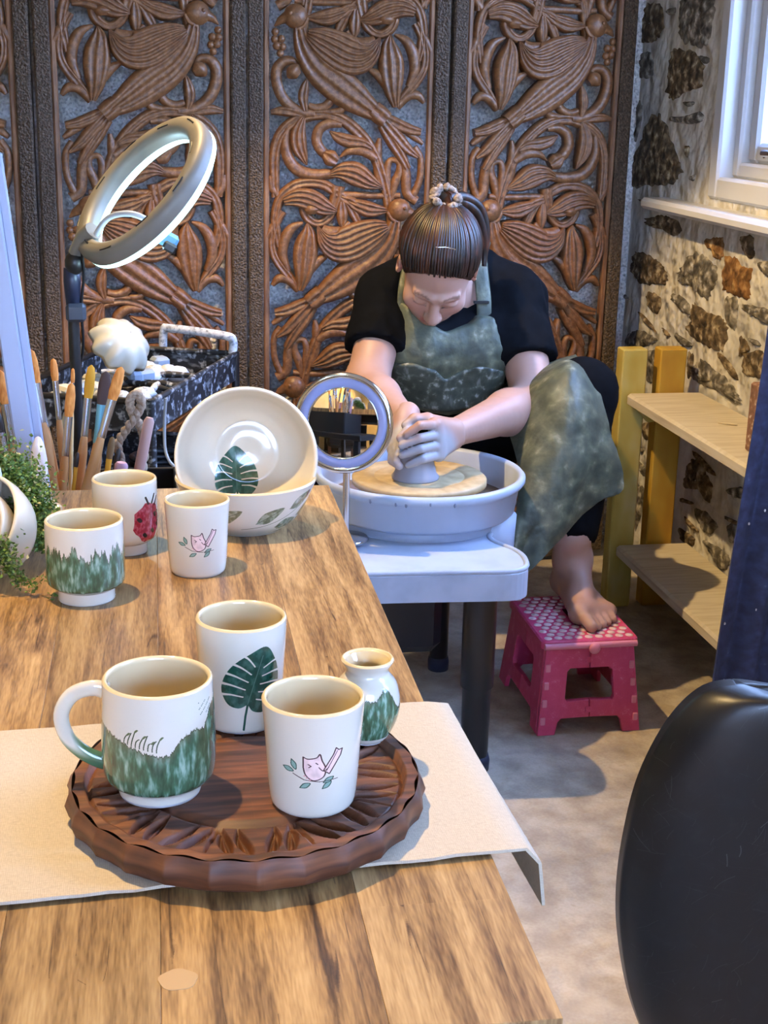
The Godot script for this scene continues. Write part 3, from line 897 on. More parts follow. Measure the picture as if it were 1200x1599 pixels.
func build_table():
	var img := [
		wood_image(5, [[0.0, c8(52, 38, 26)], [0.25, c8(110, 82, 50)], [0.42, c8(146, 115, 73)], [0.55, c8(170, 137, 90)], [0.7, c8(188, 156, 106)], [1.0, c8(206, 180, 134)]]),
		wood_image(15, [[0.0, c8(44, 32, 22)], [0.25, c8(92, 68, 42)], [0.42, c8(130, 101, 64)], [0.55, c8(156, 124, 80)], [0.7, c8(176, 144, 96)], [1.0, c8(198, 170, 124)]])]
	var tx := [tex(img[0]), tex(img[1])]
	var t := thing("work_table", "long work table topped with golden brown grained wood planks", "table", Vector3(0.224, 0, -1.1), -0.022)
	var x := 0.0
	var mats := []
	for i in 6:
		var m := StandardMaterial3D.new()
		m.albedo_texture = tx[i % 2]
		m.albedo_color = [Color(0.96, 0.96, 0.96), Color(1, 0.99, 0.97), Color(0.86, 0.86, 0.86), Color(1, 1, 1), Color(0.9, 0.9, 0.9), Color(0.96, 0.95, 0.93)][i]
		m.roughness = 0.42
		m.uv1_triplanar = true
		m.uv1_scale = Vector3.ONE * 2.6
		m.uv1_offset = Vector3(i * 0.37, 0.2 * i, i * 0.21)
		mats.append(m)
	var xs := [0.0, -0.091, -0.207, -0.295, -0.41, -0.52, -0.63, -0.74, -0.86, -0.98]
	for i in xs.size() - 1:
		obj("plank", box_at(Vector3((xs[i] + xs[i + 1]) * 0.5, TABLE - 0.017, -0.02), Vector3(xs[i] - xs[i + 1] - 0.0002, 0.034, 1.04), 0.0003), mats[i % 6], t)
	var lm := plain(c8(30, 30, 32), 0.5)
	for e in [Vector3(-0.06, 0, -0.45), Vector3(-0.92, 0, -0.45), Vector3(-0.06, 0, 0.42), Vector3(-0.92, 0, 0.42)]:
		obj("leg", box_at(e + Vector3(0, (TABLE - 0.09) * 0.5, 0), Vector3(0.05, TABLE - 0.09, 0.05), 0.003), lm, t)
	for e in [[Vector3(-0.49, TABLE - 0.062, -0.45), Vector3(0.9, 0.056, 0.03)], [Vector3(-0.49, TABLE - 0.062, 0.42), Vector3(0.9, 0.056, 0.03)], [Vector3(-0.06, TABLE - 0.062, 0), Vector3(0.03, 0.056, 0.84)], [Vector3(-0.92, TABLE - 0.062, 0), Vector3(0.03, 0.056, 0.84)]]:
		obj("apron_rail", box_at(e[0], e[1], 0.003), lm, t)
	# linen runner across the table, hanging over the edge
	var rows := []
	var nn := noise(3.0, 2, 9)
	var ex := 0.2275
	for i in 41:
		var row := PackedVector3Array()
		var f := i / 40.0
		for j in 70:
			var s := -0.75 + j * 0.0152      # along the cloth
			var z0 := lerpf(-0.978, -0.744, f) + (s + 0.1) * lerpf(-0.035, -0.055, f)
			var edge := ex + 0.022 * (-(z0 + 1.1)) * -1.0
			edge = 0.224 + (z0 + 1.1) * 0.022 + 0.004
			var p := Vector3(s, TABLE + 0.0028, z0)
			var over := s - edge
			if over > 0.0:
				var r := 0.012
				var a := minf(over / r, PI * 0.46)
				var rest := maxf(0.0, over - r * PI * 0.46)
				p.x = edge + sin(a) * r + rest * 0.12
				p.y = TABLE + 0.0028 - (1.0 - cos(a)) * r - rest * 0.99
				p.z += rest * 0.12 * (f - 0.3)
			p.y += 0.0012 * nn.get_noise_2d(s * 30.0, z0 * 30.0) * (1.0 if over < 0.0 else 0.3)
			row.append(p)
		rows.append(row)
	for r in rows:
		while r.size() > 0 and r[r.size() - 1].y < TABLE - 0.055: r.remove_at(r.size() - 1)
	var least := 999
	for r in rows: least = mini(least, r.size())
	for i in rows.size():
		rows[i] = rows[i].slice(0, least)
	var run := obj("table_runner", sheet(rows, 0.0022), M.linen)
	tag(run, "natural oatmeal linen runner laid across the wooden table", "table runner")
	# dried slip mark on the bare wood
	var sm := plain(c8(172, 143, 102), 0.45)
	var mark := py(278, 1530, TABLE)
	var pl := PackedVector2Array()
	for k in 24: pl.append(Vector2(cos(TAU * k / 24.0) * 0.0105, sin(TAU * k / 24.0) * 0.0095) * (1.0 + 0.05 * sin(k * 1.3)))
	obj("slip_stain", prism(pl, 0.0004, Transform3D(Basis(Vector3.RIGHT, Vector3.FORWARD, Vector3.UP), t.transform.affine_inverse() * mark)), sm, t)

func build_tray():
	var t := thing("serving_tray", "round dark carved wooden tray with a scalloped chipped rim", "tray", Vector3(0.069, TABLE + 0.0052, -0.845))
	var n := 600
	var rad := [0.0, 0.02, 0.04, 0.055, 0.062, 0.0635, 0.066, 0.0675]
	for k in 36: rad.append(0.069 + 0.032 * k / 35.0)
	rad.append_array([0.1025, 0.1035, 0.105, 0.1065, 0.11, 0.1135])
	var rows := []
	for r in rad:
		var row := PackedVector3Array()
		for j in n:
			var a := TAU * j / n
			row.append(tray_point(r, a))
		rows.append(row)
	var st := new_st()
	add_grid(st, rows, true, true)
	var rim := []
	for q in [[0.1135, 0.0225], [0.117, 0.0195], [0.1195, 0.0125], [0.117, 0.004], [0.11, 0.0], [0.0, 0.0]]:
		var row := PackedVector3Array()
		for j in n:
			var a := TAU * j / n
			var sc := 1.0 - 0.022 * absf(sin(a * 13.0 + 0.4)) - 0.008 * absf(sin(a * 5.0)) if q[0] > 0.1136 else 1.0
			if q[0] == 0.11: sc = 1.0
			row.append(Vector3(sin(a) * q[0] * sc, tray_point(0.1135, a).y if q[1] == 0.0225 else q[1] + (0.0012 * sin(a * 26.0) if q[1] > 0.005 else 0.0), cos(a) * q[0] * sc))
		rim.append(row)
	add_grid(st, rim, true, true)
	obj("carved_disc", done(st), M.dark_wood, t)
func tray_point(r: float, a: float) -> Vector3:
	var y := 0.0185
	var rr := r
	if r > 0.0625 and r < 0.0665: y = 0.0160
	elif r >= 0.0665 and r <= 0.1015:
		# leaf pairs cut in V grooves between the two rings
		var u := (r - 0.0665) / 0.035
		var w := fposmod(a * 9.0 / TAU, 1.0) - 0.5
		var cut := 1.0
		for s in [-1.0, 1.0]:
			for lv in [[0.05, 0.25], [0.25, 0.43]]:
				var mid: float = s * (lv[0] + (lv[1] - lv[0]) * u)
				var half := 0.088 * sin(PI * clampf(u, 0.0, 1.0))
				var dd := absf(w - mid) / maxf(half, 0.004)
				if dd < 1.0: cut = minf(cut, dd)
		var d0 := absf(w) / maxf(0.05 * (1.0 - u), 0.004)
		if d0 < 1.0: cut = minf(cut, d0)
		var vein := 0.0
		y = 0.0180 - 0.0060 * smoothstep(1.0, 0.55, cut) + (0.0030 * smoothstep(0.3, 0.05, cut))
	elif r > 0.1015 and r < 0.105: y = 0.0155
	elif r >= 0.105: y = 0.0225 + 0.0006 * sin(a * 26.0)
	if r == 0.1135: rr = r * (1.0 - 0.02 * absf(sin(a * 13.0 + 0.4)))
	return Vector3(sin(a) * rr, y, cos(a) * rr)

# ---------------------------------------------------------------- painting on pots (flat underglaze decoration)
func fill_poly(img: Image, pts: Array, c: Color, streak := 0.0, n: FastNoiseLite = null):
	var y0 := 99999.0; var y1 := -99999.0
	for p in pts: y0 = minf(y0, p.y); y1 = maxf(y1, p.y)
	for y in range(maxi(0, int(y0)), mini(img.get_height() - 1, int(y1)) + 1):
		var xs := []
		for i in pts.size():
			var a: Vector2 = pts[i]
			var b: Vector2 = pts[(i + 1) % pts.size()]
			if (a.y <= y) != (b.y <= y): xs.append(a.x + (y - a.y) / (b.y - a.y) * (b.x - a.x))
		xs.sort()
		for k in range(0, xs.size() - 1, 2):
			for x in range(maxi(0, int(ceil(xs[k]))), mini(img.get_width() - 1, int(floor(xs[k + 1]))) + 1):
				var q := c
				if n != null: q = c.lightened(clampf(n.get_noise_2d(x, y * 0.6) * streak + streak * 0.3, 0.0, 1.0)) if n.get_noise_2d(x, y * 0.6) > 0 else c.darkened(clampf(-n.get_noise_2d(x, y * 0.6) * streak, 0.0, 1.0))
				img.set_pixel(x, y, q)
func draw_line(img: Image, pts: Array, w: float, c: Color):
	for i in pts.size() - 1:
		var a: Vector2 = pts[i]
		var b: Vector2 = pts[i + 1]
		var steps := int(a.distance_to(b)) + 1
		for s in steps + 1:
			var p := a.lerp(b, s / float(steps))
			for dy in range(-int(w), int(w) + 1):
				for dx in range(-int(w), int(w) + 1):
					if dx * dx + dy * dy <= w * w:
						var x := int(p.x) + dx
						var y := int(p.y) + dy
						if x >= 0 and y >= 0 and x < img.get_width() and y < img.get_height(): img.set_pixel(x, y, c)
func pot_image(base: Color, w := 1024, h := 512) -> Image:
	var img := Image.create(w, h, false, Image.FORMAT_RGB8)
	img.fill(base)
	var r := RandomNumberGenerator.new()
	r.seed = 3
	for k in 500:
		var p := Vector2i(r.randi() % w, r.randi() % h)
		img.set_pixelv(p, base.darkened(r.randf_range(0.05, 0.25)))
	return img
# pixels per metre differ along u and v: k.x, k.y; c = centre, in pixels
func xf(pts: Array, c: Vector2, k: Vector2, rot := 0.0) -> Array:
	var out := []
	for p in pts: out.append(c + p.rotated(rot) * k)
	return out
func paint_monstera(img: Image, c: Vector2, k: Vector2, rot: float, dark: Color, gap: Color):
	var n := noise(0.02, 3, 8)
	var leaf := []
	for q in curve([Vector2(0.0, 0.40), Vector2(-0.14, 0.52), Vector2(-0.36, 0.50), Vector2(-0.54, 0.28), Vector2(-0.56, 0.0), Vector2(-0.47, -0.3), Vector2(-0.28, -0.56), Vector2(0.0, -0.78), Vector2(0.28, -0.56), Vector2(0.47, -0.3), Vector2(0.56, 0.0), Vector2(0.54, 0.28), Vector2(0.36, 0.50), Vector2(0.14, 0.52), Vector2(0.0, 0.40)], 6): leaf.append(q)
	fill_poly(img, xf(leaf, c, k, rot), dark, 0.16, n)
	for s in [-1.0, 1.0]:
		# slots between the fingers: [root x, root y, edge x, edge y, half width at the edge]
		for e in [[0.12, 0.27, 0.60, 0.38, 0.035], [0.12, 0.12, 0.66, 0.14, 0.036], [0.11, -0.04, 0.66, -0.10, 0.036], [0.10, -0.20, 0.56, -0.34, 0.034], [0.08, -0.36, 0.40, -0.56, 0.03]]:
			var path := curve([Vector2(s * e[0], e[1]), Vector2(s * lerpf(e[0], e[2], 0.5), lerpf(e[1], e[3], 0.5) - 0.035), Vector2(s * e[2], e[3])], 6)
			var up := []
			var dn := []
			for i in path.size():
				var f := i / (path.size() - 1.0)
				var t: Vector2 = (path[mini(i + 1, path.size() - 1)] - path[maxi(i - 1, 0)]).normalized()
				var w: float = lerpf(0.012, e[4], f * f)
				up.append(path[i] + Vector2(-t.y, t.x) * w)
				dn.push_front(path[i] - Vector2(-t.y, t.x) * w)
			fill_poly(img, xf(up + dn, c, k, rot), gap)
	draw_line(img, xf([Vector2(0.08, 0.94), Vector2(0.03, 0.65), Vector2(0, 0.38)], c, k, rot), 4.0, dark)
	draw_line(img, xf([Vector2(0, 0.4), Vector2(0.0, -0.6)], c, k, rot), 1.5, dark.lightened(0.2))
func paint_bird(img: Image, c: Vector2, k: Vector2):
	var line := c8(70, 52, 54)
	var body := []
	for q in curve([Vector2(-0.32, -0.42), Vector2(-0.2, -0.36), Vector2(0.02, -0.4), Vector2(0.1, -0.5), Vector2(0.16, -0.3), Vector2(0.26, -0.05), Vector2(0.2, 0.2), Vector2(-0.05, 0.3), Vector2(-0.25, 0.15), Vector2(-0.32, -0.1), Vector2(-0.32, -0.42)], 5): body.append(q)
	fill_poly(img, xf(body, c, k), c8(228, 198, 192), 0.12, noise(0.03, 2, 4))
	draw_line(img, xf(body, c, k), 2.0, line)
	var tail := [Vector2(0.20, 0.0), Vector2(0.46, -0.46), Vector2(0.52, -0.64), Vector2(0.60, -0.56), Vector2(0.70, -0.58), Vector2(0.66, -0.40), Vector2(0.36, 0.12), Vector2(0.20, 0.0)]
	fill_poly(img, xf(tail, c, k), c8(226, 196, 192))
	draw_line(img, xf(tail, c, k), 2.0, line)
	draw_line(img, xf([Vector2(0.56, -0.54), Vector2(0.28, 0.02)], c, k), 1.0, line)
	draw_line(img, xf(curve([Vector2(0.08, -0.1), Vector2(0.2, 0.02), Vector2(0.34, -0.08)], 4), c, k), 1.5, line)
	draw_line(img, xf([Vector2(-0.2, -0.2), Vector2(-0.12, -0.14), Vector2(-0.18, -0.1)], c, k), 1.5, line)
	draw_line(img, xf([Vector2(0.0, -0.24), Vector2(0.05, -0.2)], c, k), 2.0, line)
	var green := c8(84, 128, 108)
	for lf in [[Vector2(-0.74, 0.0), 0.3], [Vector2(-0.58, -0.16), 1.2], [Vector2(-0.28, 0.46), -0.5], [Vector2(0.3, 0.46), -0.7], [Vector2(0.34, 0.3), -0.5]]:
		var l := []
		for q in curve([Vector2(-0.16, 0), Vector2(0, -0.07), Vector2(0.16, 0), Vector2(0, 0.07), Vector2(-0.16, 0)], 4): l.append(lf[0] + q.rotated(lf[1]))
		fill_poly(img, xf(l, c, k), green.lightened(0.25))
		draw_line(img, xf(l, c, k), 1.5, green.darkened(0.45))
	draw_line(img, xf([Vector2(-0.6, 0.12), Vector2(-0.3, 0.28), Vector2(0.1, 0.34), Vector2(0.6, 0.3)], c, k), 1.5, line)
	for q in [Vector2(-0.24, 0.22), Vector2(-0.16, 0.28), Vector2(-0.3, 0.16)]: draw_line(img, xf([q, q + Vector2(0.02, 0)], c, k), 3.0, c8(206, 150, 150))
func paint_hills(img: Image, top: Callable, seed_: int, low: float, rag := 12.0):
	var n := noise(0.012, 4, seed_)
	var n2 := noise(0.05, 3, seed_ + 1)
	var w := img.get_width()
	for x in w:
		var y0: float = top.call(x / float(w)) + rag * n2.get_noise_2d(x * 1.5, 7.0) + rag * 0.8 * n2.get_noise_2d(x * 6.0, 90.0)
		for y in range(int(y0), int(low)):
			var v := n.get_noise_2d(x * 2.0, y * 0.45) * 0.75 + n2.get_noise_2d(x * 1.3, y * 0.22) * 0.35
			var c := c8(70, 92, 62).lerp(c8(72, 116, 94), clampf(0.5 + v, 0.0, 1.0))
			c = c.lerp(c8(172, 192, 174), clampf(v * 1.5, 0.0, 0.8))
			c = c.lerp(c8(44, 66, 50), clampf(-v * 1.2, 0.0, 0.8))
			c = c.lerp(c8(92, 88, 66), clampf((46.0 - (y - y0)) / 90.0, 0.0, 0.5))
			if y - y0 < 4.0: c = c8(58, 62, 46)
			img.set_pixel(x, y, c)
func pot_mat(img: Image) -> StandardMaterial3D:
	var m := glaze(Color.WHITE)
	m.albedo_texture = tex(img)
	return m
# a thrown pot: outside profile from foot to rim with the painted picture, then rim and inside
func pot(t: Node3D, outer: Array, wall: float, floor_y: float, outside: Material, inside: Material):
	var st := new_st()
	var prof := outer.duplicate()
	add_painted_lathe(st, prof, 64)
	obj("body", done(st), outside, t)
	var top: Vector2 = outer[outer.size() - 1]
	var ins := [top, top + Vector2(-wall * 0.2, wall * 0.4), top + Vector2(-wall * 0.55, wall * 0.55), top + Vector2(-wall * 0.9, wall * 0.3), top + Vector2(-wall * 1.05, -wall * 0.3)]
	for i in range(outer.size() - 2, -1, -1):
		if outer[i].y > floor_y + 0.004 and outer[i].x > wall * 2.0: ins.append(Vector2(outer[i].x - wall, outer[i].y))
	var lastr: float = ins[ins.size() - 1].x
	ins.append(Vector2(lastr * 0.9, floor_y + 0.001)); ins.append(Vector2(lastr * 0.5, floor_y)); ins.append(Vector2(0.0005, floor_y))
	st = new_st()
	add_lathe(st, ins, 64)
	obj("rim_and_inside", done(st), inside, t)
	var b: Vector2 = outer[0]
	obj("foot", lathe([Vector2(0.0005, 0.0015), Vector2(b.x * 0.8, 0.0015), Vector2(b.x * 0.84, 0.0), Vector2(b.x * 0.97, 0.0), Vector2(b.x, b.y)], 48), M.bare_clay, t)
func facing(p: Vector3, off := 0.0) -> float:   # turn so that the middle of the picture faces the lens
	return atan2(EYE.x - p.x, EYE.z - p.z) + PI + off
func build_cups():
	var cream := c8(208, 201, 184)
	var tray_y := TABLE + 0.0052 + 0.0185
	var kx := 1024.0
	# big handled mug
	var p := Vector3(0.012, tray_y, -0.836)
	var t := thing("mug", "large handled mug with deep green glazed hills on the tray", "mug", p, facing(p, 0.0))
	var img := pot_image(cream)
	var ridge := curve([Vector2(0.0, 0.48), Vector2(0.2, 0.45), Vector2(0.3, 0.45), Vector2(0.37, 0.5), Vector2(0.45, 0.58), Vector2(0.52, 0.62), Vector2(0.56, 0.5), Vector2(0.61, 0.44), Vector2(0.64, 0.46), Vector2(0.68, 0.32), Vector2(0.74, 0.28), Vector2(0.86, 0.4), Vector2(1.0, 0.48)], 8)
	var hl := func(u: float) -> float:
		for i in ridge.size() - 1:
			if ridge[i + 1].x >= u: return -66.0 + 512.0 * lerpf(ridge[i].y, ridge[i + 1].y, clampf((u - ridge[i].x) / maxf(ridge[i + 1].x - ridge[i].x, 0.0001), 0.0, 1.0))
		return 246.0
	paint_hills(img, hl, 5, 452)
	for g in 9:
		var gx := 408.0 + g * 12.0
		draw_line(img, curve([Vector2(gx, 200 + g * 4), Vector2(gx + 3, 178 + g * 3), Vector2(gx + 12, 160 + g * 5 - (g % 3) * 14)], 4), 1.5, c8(58, 70, 50))
		if g % 2 == 0: draw_line(img, [Vector2(gx + 12, 162 + g * 5 - (g % 3) * 14), Vector2(gx + 18, 154 + g * 5 - (g % 3) * 14)], 3.0, c8(86, 98, 62))
	for g in 26: draw_line(img, [Vector2(640 + (g * 37) % 60, 50 + (g * 53) % 60), Vector2(641 + (g * 37) % 60, 51 + (g * 53) % 60)], 1.5, c8(60, 84, 66))
	var outer := []
	for q in curve([Vector2(0.0265, 0.002), Vector2(0.027, 0.007), Vector2(0.0335, 0.012), Vector2(0.036, 0.02), Vector2(0.0362, 0.045), Vector2(0.0352, 0.066), Vector2(0.0348, 0.078)], 4): outer.append(q)
	pot(t, outer, 0.0032, 0.008, pot_mat(img), M.inner_glaze)
	var hm := Image.create(64, 256, false, Image.FORMAT_RGB8)
	for y in 256:
		for x in 64:
			var k := clampf((y - 150 + 14.0 * sin(x * 0.3)) / 40.0, 0.0, 1.0)
			hm.set_pixel(x, y, c8(206, 199, 180).lerp(c8(70, 104, 76), k))
	var hs := new_st()
	var path := []
	var rad := []
	for q in curve([Vector3(-0.033, 0.0665, 0.0), Vector3(-0.042, 0.069, 0.002), Vector3(-0.055, 0.064, 0.004), Vector3(-0.062, 0.051, 0.006), Vector3(-0.059, 0.036, 0.006), Vector3(-0.050, 0.025, 0.004), Vector3(-0.040, 0.019, 0.002), Vector3(-0.034, 0.017, 0.0)], 5): path.append(q)
	for i in path.size(): rad.append(0.0062 - 0.0012 * sin(PI * i / (path.size() - 1.0)))
	add_tube(hs, path, rad, 12, false, 0.62, false, Vector3.BACK)
	var ho := obj("handle", done(hs), pot_mat(hm), t)
	ho.rotation.y = PI - 0.28
	# tumbler with monstera leaf
	p = Vector3(0.073, tray_y, -0.935)
	t = thing("tumbler", "cream tumbler with one dark green monstera leaf standing on the tray", "tumbler", p, facing(p))
	img = pot_image(cream)
	paint_monstera(img, Vector2(512 + 46, 262), Vector2(212, 246), 0.28, c8(24, 70, 56), cream)
	outer = []
	for q in curve([Vector2(0.0255, 0.001), Vector2(0.0275, 0.004), Vector2(0.029, 0.02), Vector2(0.0305, 0.045), Vector2(0.0318, 0.066), Vector2(0.0322, 0.079)], 4): outer.append(q)
	pot(t, outer, 0.0032, 0.006, pot_mat(img), M.inner_glaze)
	# tumbler with bird, on the tray
	p = Vector3(0.108, tray_y, -0.808)
	t = thing("tumbler", "cream tumbler with a pink line-drawn bird standing on the carved tray", "tumbler", p, facing(p))
	img = pot_image(cream)
	paint_bird(img, Vector2(512 + 10, 262), Vector2(132, 165))
	outer = []
	for q in curve([Vector2(0.0245, 0.001), Vector2(0.027, 0.004), Vector2(0.0288, 0.02), Vector2(0.0302, 0.042), Vector2(0.0318, 0.062), Vector2(0.0326, 0.072)], 4): outer.append(q)
	pot(t, outer, 0.0032, 0.006, pot_mat(img), M.inner_glaze)
	var bird_m: Material = t.get_child(0).material_override
	# bud vase
	p = Vector3(0.157, tray_y, -0.893)
	t = thing("bud_vase", "small round-bellied bud vase with green glazed hills on the tray", "vase", p, facing(p))
	img = pot_image(cream)
	paint_hills(img, func(u: float) -> float: return 215.0 + 60.0 * sin(u * 19.0) + 30.0 * sin(u * 47.0 + 1.0), 9, 470)
	outer = []
	for q in curve([Vector2(0.013, 0.001), Vector2(0.016, 0.004), Vector2(0.0215, 0.016), Vector2(0.0235, 0.028), Vector2(0.021, 0.042), Vector2(0.016, 0.049), Vector2(0.0148, 0.053), Vector2(0.0175, 0.058), Vector2(0.0185, 0.060)], 4): outer.append(q)
	pot(t, outer, 0.0028, 0.005, pot_mat(img), M.inner_glaze)
	# cups further back on the table
	p = Vector3(-0.045, TABLE, -1.272)
	t = thing("tumbler", "footed cream cup with grey-green mountain peaks on the bare table", "cup", p, facing(p))
	img = pot_image(cream)
	var pn := noise(1.0, 3, 22)
	var peaks := func(u: float) -> float:
		return 165.0 + 95.0 * pn.get_noise_2d(u * 14.0, 0.0) - 60.0 * absf(pn.get_noise_2d(u * 40.0, 5.0))
	paint_hills(img, peaks, 15, 440, 26.0)
	outer = []
	for q in curve([Vector2(0.0265, 0.001), Vector2(0.0265, 0.010), Vector2(0.0275, 0.012), Vector2(0.034, 0.016), Vector2(0.0362, 0.022), Vector2(0.0362, 0.05), Vector2(0.0358, 0.076)], 4): outer.append(q)
	pot(t, outer, 0.0034, 0.014, pot_mat(img), M.inner_glaze)
	p = Vector3(-0.008, TABLE, -1.41)
	t = thing("tumbler", "footed cream cup painted with a round red motif with black spots", "cup", p, facing(p))
	img = pot_image(cream)
	var fl := []
	for k in 24: fl.append(Vector2(512 + 130, 270) + Vector2(cos(TAU * k / 24.0) * 92, sin(TAU * k / 24.0) * 138) * (1.0 + 0.07 * sin(k * 1.9)))
	fill_poly(img, fl, c8(158, 34, 52), 0.25, noise(0.04, 3, 6))
	for q in [Vector2(580, 236), Vector2(665, 330), Vector2(690, 220), Vector2(610, 350), Vector2(715, 300)]: draw_line(img, [q, q + Vector2(8, 14)], 11.0, c8(34, 28, 30))
	for q in [[Vector2(640, 140), Vector2(622, 90)], [Vector2(665, 140), Vector2(690, 84)], [Vector2(690, 160), Vector2(720, 110)], [Vector2(720, 210), Vector2(690, 240)]]: draw_line(img, q, 6.0, c8(26, 28, 28))
	outer = []
	for q in curve([Vector2(0.022, 0.001), Vector2(0.022, 0.010), Vector2(0.024, 0.012), Vector2(0.030, 0.016), Vector2(0.0325, 0.023), Vector2(0.033, 0.05), Vector2(0.0328, 0.077)], 4): outer.append(q)
	pot(t, outer, 0.0034, 0.014, pot_mat(img), M.inner_glaze)
	p = Vector3(0.062, TABLE, -1.338)
	t = thing("tumbler", "small cream tumbler with a pink bird on the bare table before the bowls", "tumbler", p, facing(p))
	outer = []
	for q in curve([Vector2(0.0255, 0.001), Vector2(0.0275, 0.004), Vector2(0.029, 0.02), Vector2(0.030, 0.042), Vector2(0.0312, 0.062), Vector2(0.032, 0.0735)], 4): outer.append(q)
	pot(t, outer, 0.0032, 0.006, bird_m, M.inner_glaze)
	# two bowls, one leaning in the other
	p = Vector3(0.122, TABLE, -1.482)
	t = thing("bowl", "cream bowl with grey-green leaf sprigs round its outside on the table", "bowl", p, facing(p))
	img = pot_image(cream, 2048, 512)
	var stem := c8(92, 104, 84)
	for rep in 4:
		var ox := 200.0 + rep * 512.0
		draw_line(img, xf(curve([Vector2(-230, 60), Vector2(-80, 42), Vector2(60, 0), Vector2(220, -90)], 6), Vector2(ox, 270), Vector2(1, 2.2)), 2.5, stem)
		for lf in [[Vector2(-70, -6), -0.45], [Vector2(70, 50), -0.12], [Vector2(120, -62), -0.4], [Vector2(215, -10), -0.4]]:
			var l := []
			for q in curve([Vector2(-84, 0), Vector2(-20, -33), Vector2(84, 0), Vector2(-10, 32), Vector2(-84, 0)], 5): l.append(lf[0] + q.rotated(lf[1]))
			fill_poly(img, xf(l, Vector2(ox, 270), Vector2(1, 2.2)), c8(112, 122, 96), 0.35, noise(0.02, 3, 12))
			draw_line(img, xf([lf[0] + Vector2(-84, 0).rotated(lf[1]), lf[0] + Vector2(84, 0).rotated(lf[1])], Vector2(ox, 270), Vector2(1, 2.2)), 1.5, stem.darkened(0.3))
	outer = []
	for q in curve([Vector2(0.040, 0.001), Vector2(0.044, 0.004), Vector2(0.056, 0.014), Vector2(0.066, 0.03), Vector2(0.0725, 0.045), Vector2(0.077, 0.056)], 4): outer.append(q)
	pot(t, outer, 0.0038, 0.006, pot_mat(img), M.inner_glaze)
	# leaning bowl: the leaf is painted on its inside
	var q0 := Vector3(0.125, TABLE + 0.0745, -1.505)
	t = thing("bowl", "cream bowl with a green monstera leaf painted inside, leaning in another bowl", "bowl", q0)
	var face := (EYE - q0).normalized()
	var axis := Vector3(face.x - 0.02, 0.12, face.z).normalized()
	var bz := Vector3.UP - axis * axis.y
	t.basis = Basis((-bz.normalized()).cross(axis).normalized() * -1.0, axis, -bz.normalized())
	t.basis = Basis(axis.cross(-bz.normalized()), axis, -bz.normalized())
	outer = []
	for q in curve([Vector2(0.034, -0.036), Vector2(0.038, -0.033), Vector2(0.052, -0.024), Vector2(0.064, -0.008), Vector2(0.072, 0.012), Vector2(0.0775, 0.026)], 4): outer.append(q)
	st_bowl(t, outer, cream)
func st_bowl(t: Node3D, outer: Array, cream: Color):
	obj("body", lathe(outer, 72), M.cream_glaze, t)
	obj("foot", lathe([Vector2(0.0005, -0.034), Vector2(0.028, -0.034), Vector2(0.029, -0.037), Vector2(0.0335, -0.037), Vector2(0.034, -0.036)], 48), M.bare_clay, t)
	# inside, mapped flat so that the leaf is painted on it
	var img := pot_image(c8(212, 205, 186), 768, 768)
	paint_monstera(img, Vector2(325, 512), Vector2(205, 205), -0.05, c8(22, 74, 58), c8(212, 205, 186))
	var prof := [outer[outer.size() - 1]]
	var top: Vector2 = outer[outer.size() - 1]
	prof.append(top + Vector2(-0.0008, 0.0014)); prof.append(top + Vector2(-0.0022, 0.0018)); prof.append(top + Vector2(-0.0036, 0.0008))
	for i in range(outer.size() - 2, 3, -1): prof.append(Vector2(outer[i].x - 0.004, outer[i].y))
	prof.append(Vector2(0.028, -0.0295)); prof.append(Vector2(0.014, -0.031)); prof.append(Vector2(0.0004, -0.0315))
	var st := new_st()
	smooth(st, true)
	var segs := 72
	for i in prof.size() - 1:
		for j in segs:
			var q := []
			for e in [[i, j], [i, j + 1], [i + 1, j + 1], [i + 1, j]]:
				var a: float = TAU * (e[1] % segs) / segs
				var r: Vector2 = prof[e[0]]
				q.append(Vector3(r.x * sin(a), r.y, r.x * cos(a)))
			for k in [0, 2, 1, 0, 3, 2]:
				st.set_uv(Vector2(0.5 + q[k].x / 0.16, 0.5 + q[k].z / 0.16))
				st.add_vertex(q[k])
	obj("rim_and_inside", done(st), pot_mat(img), t)

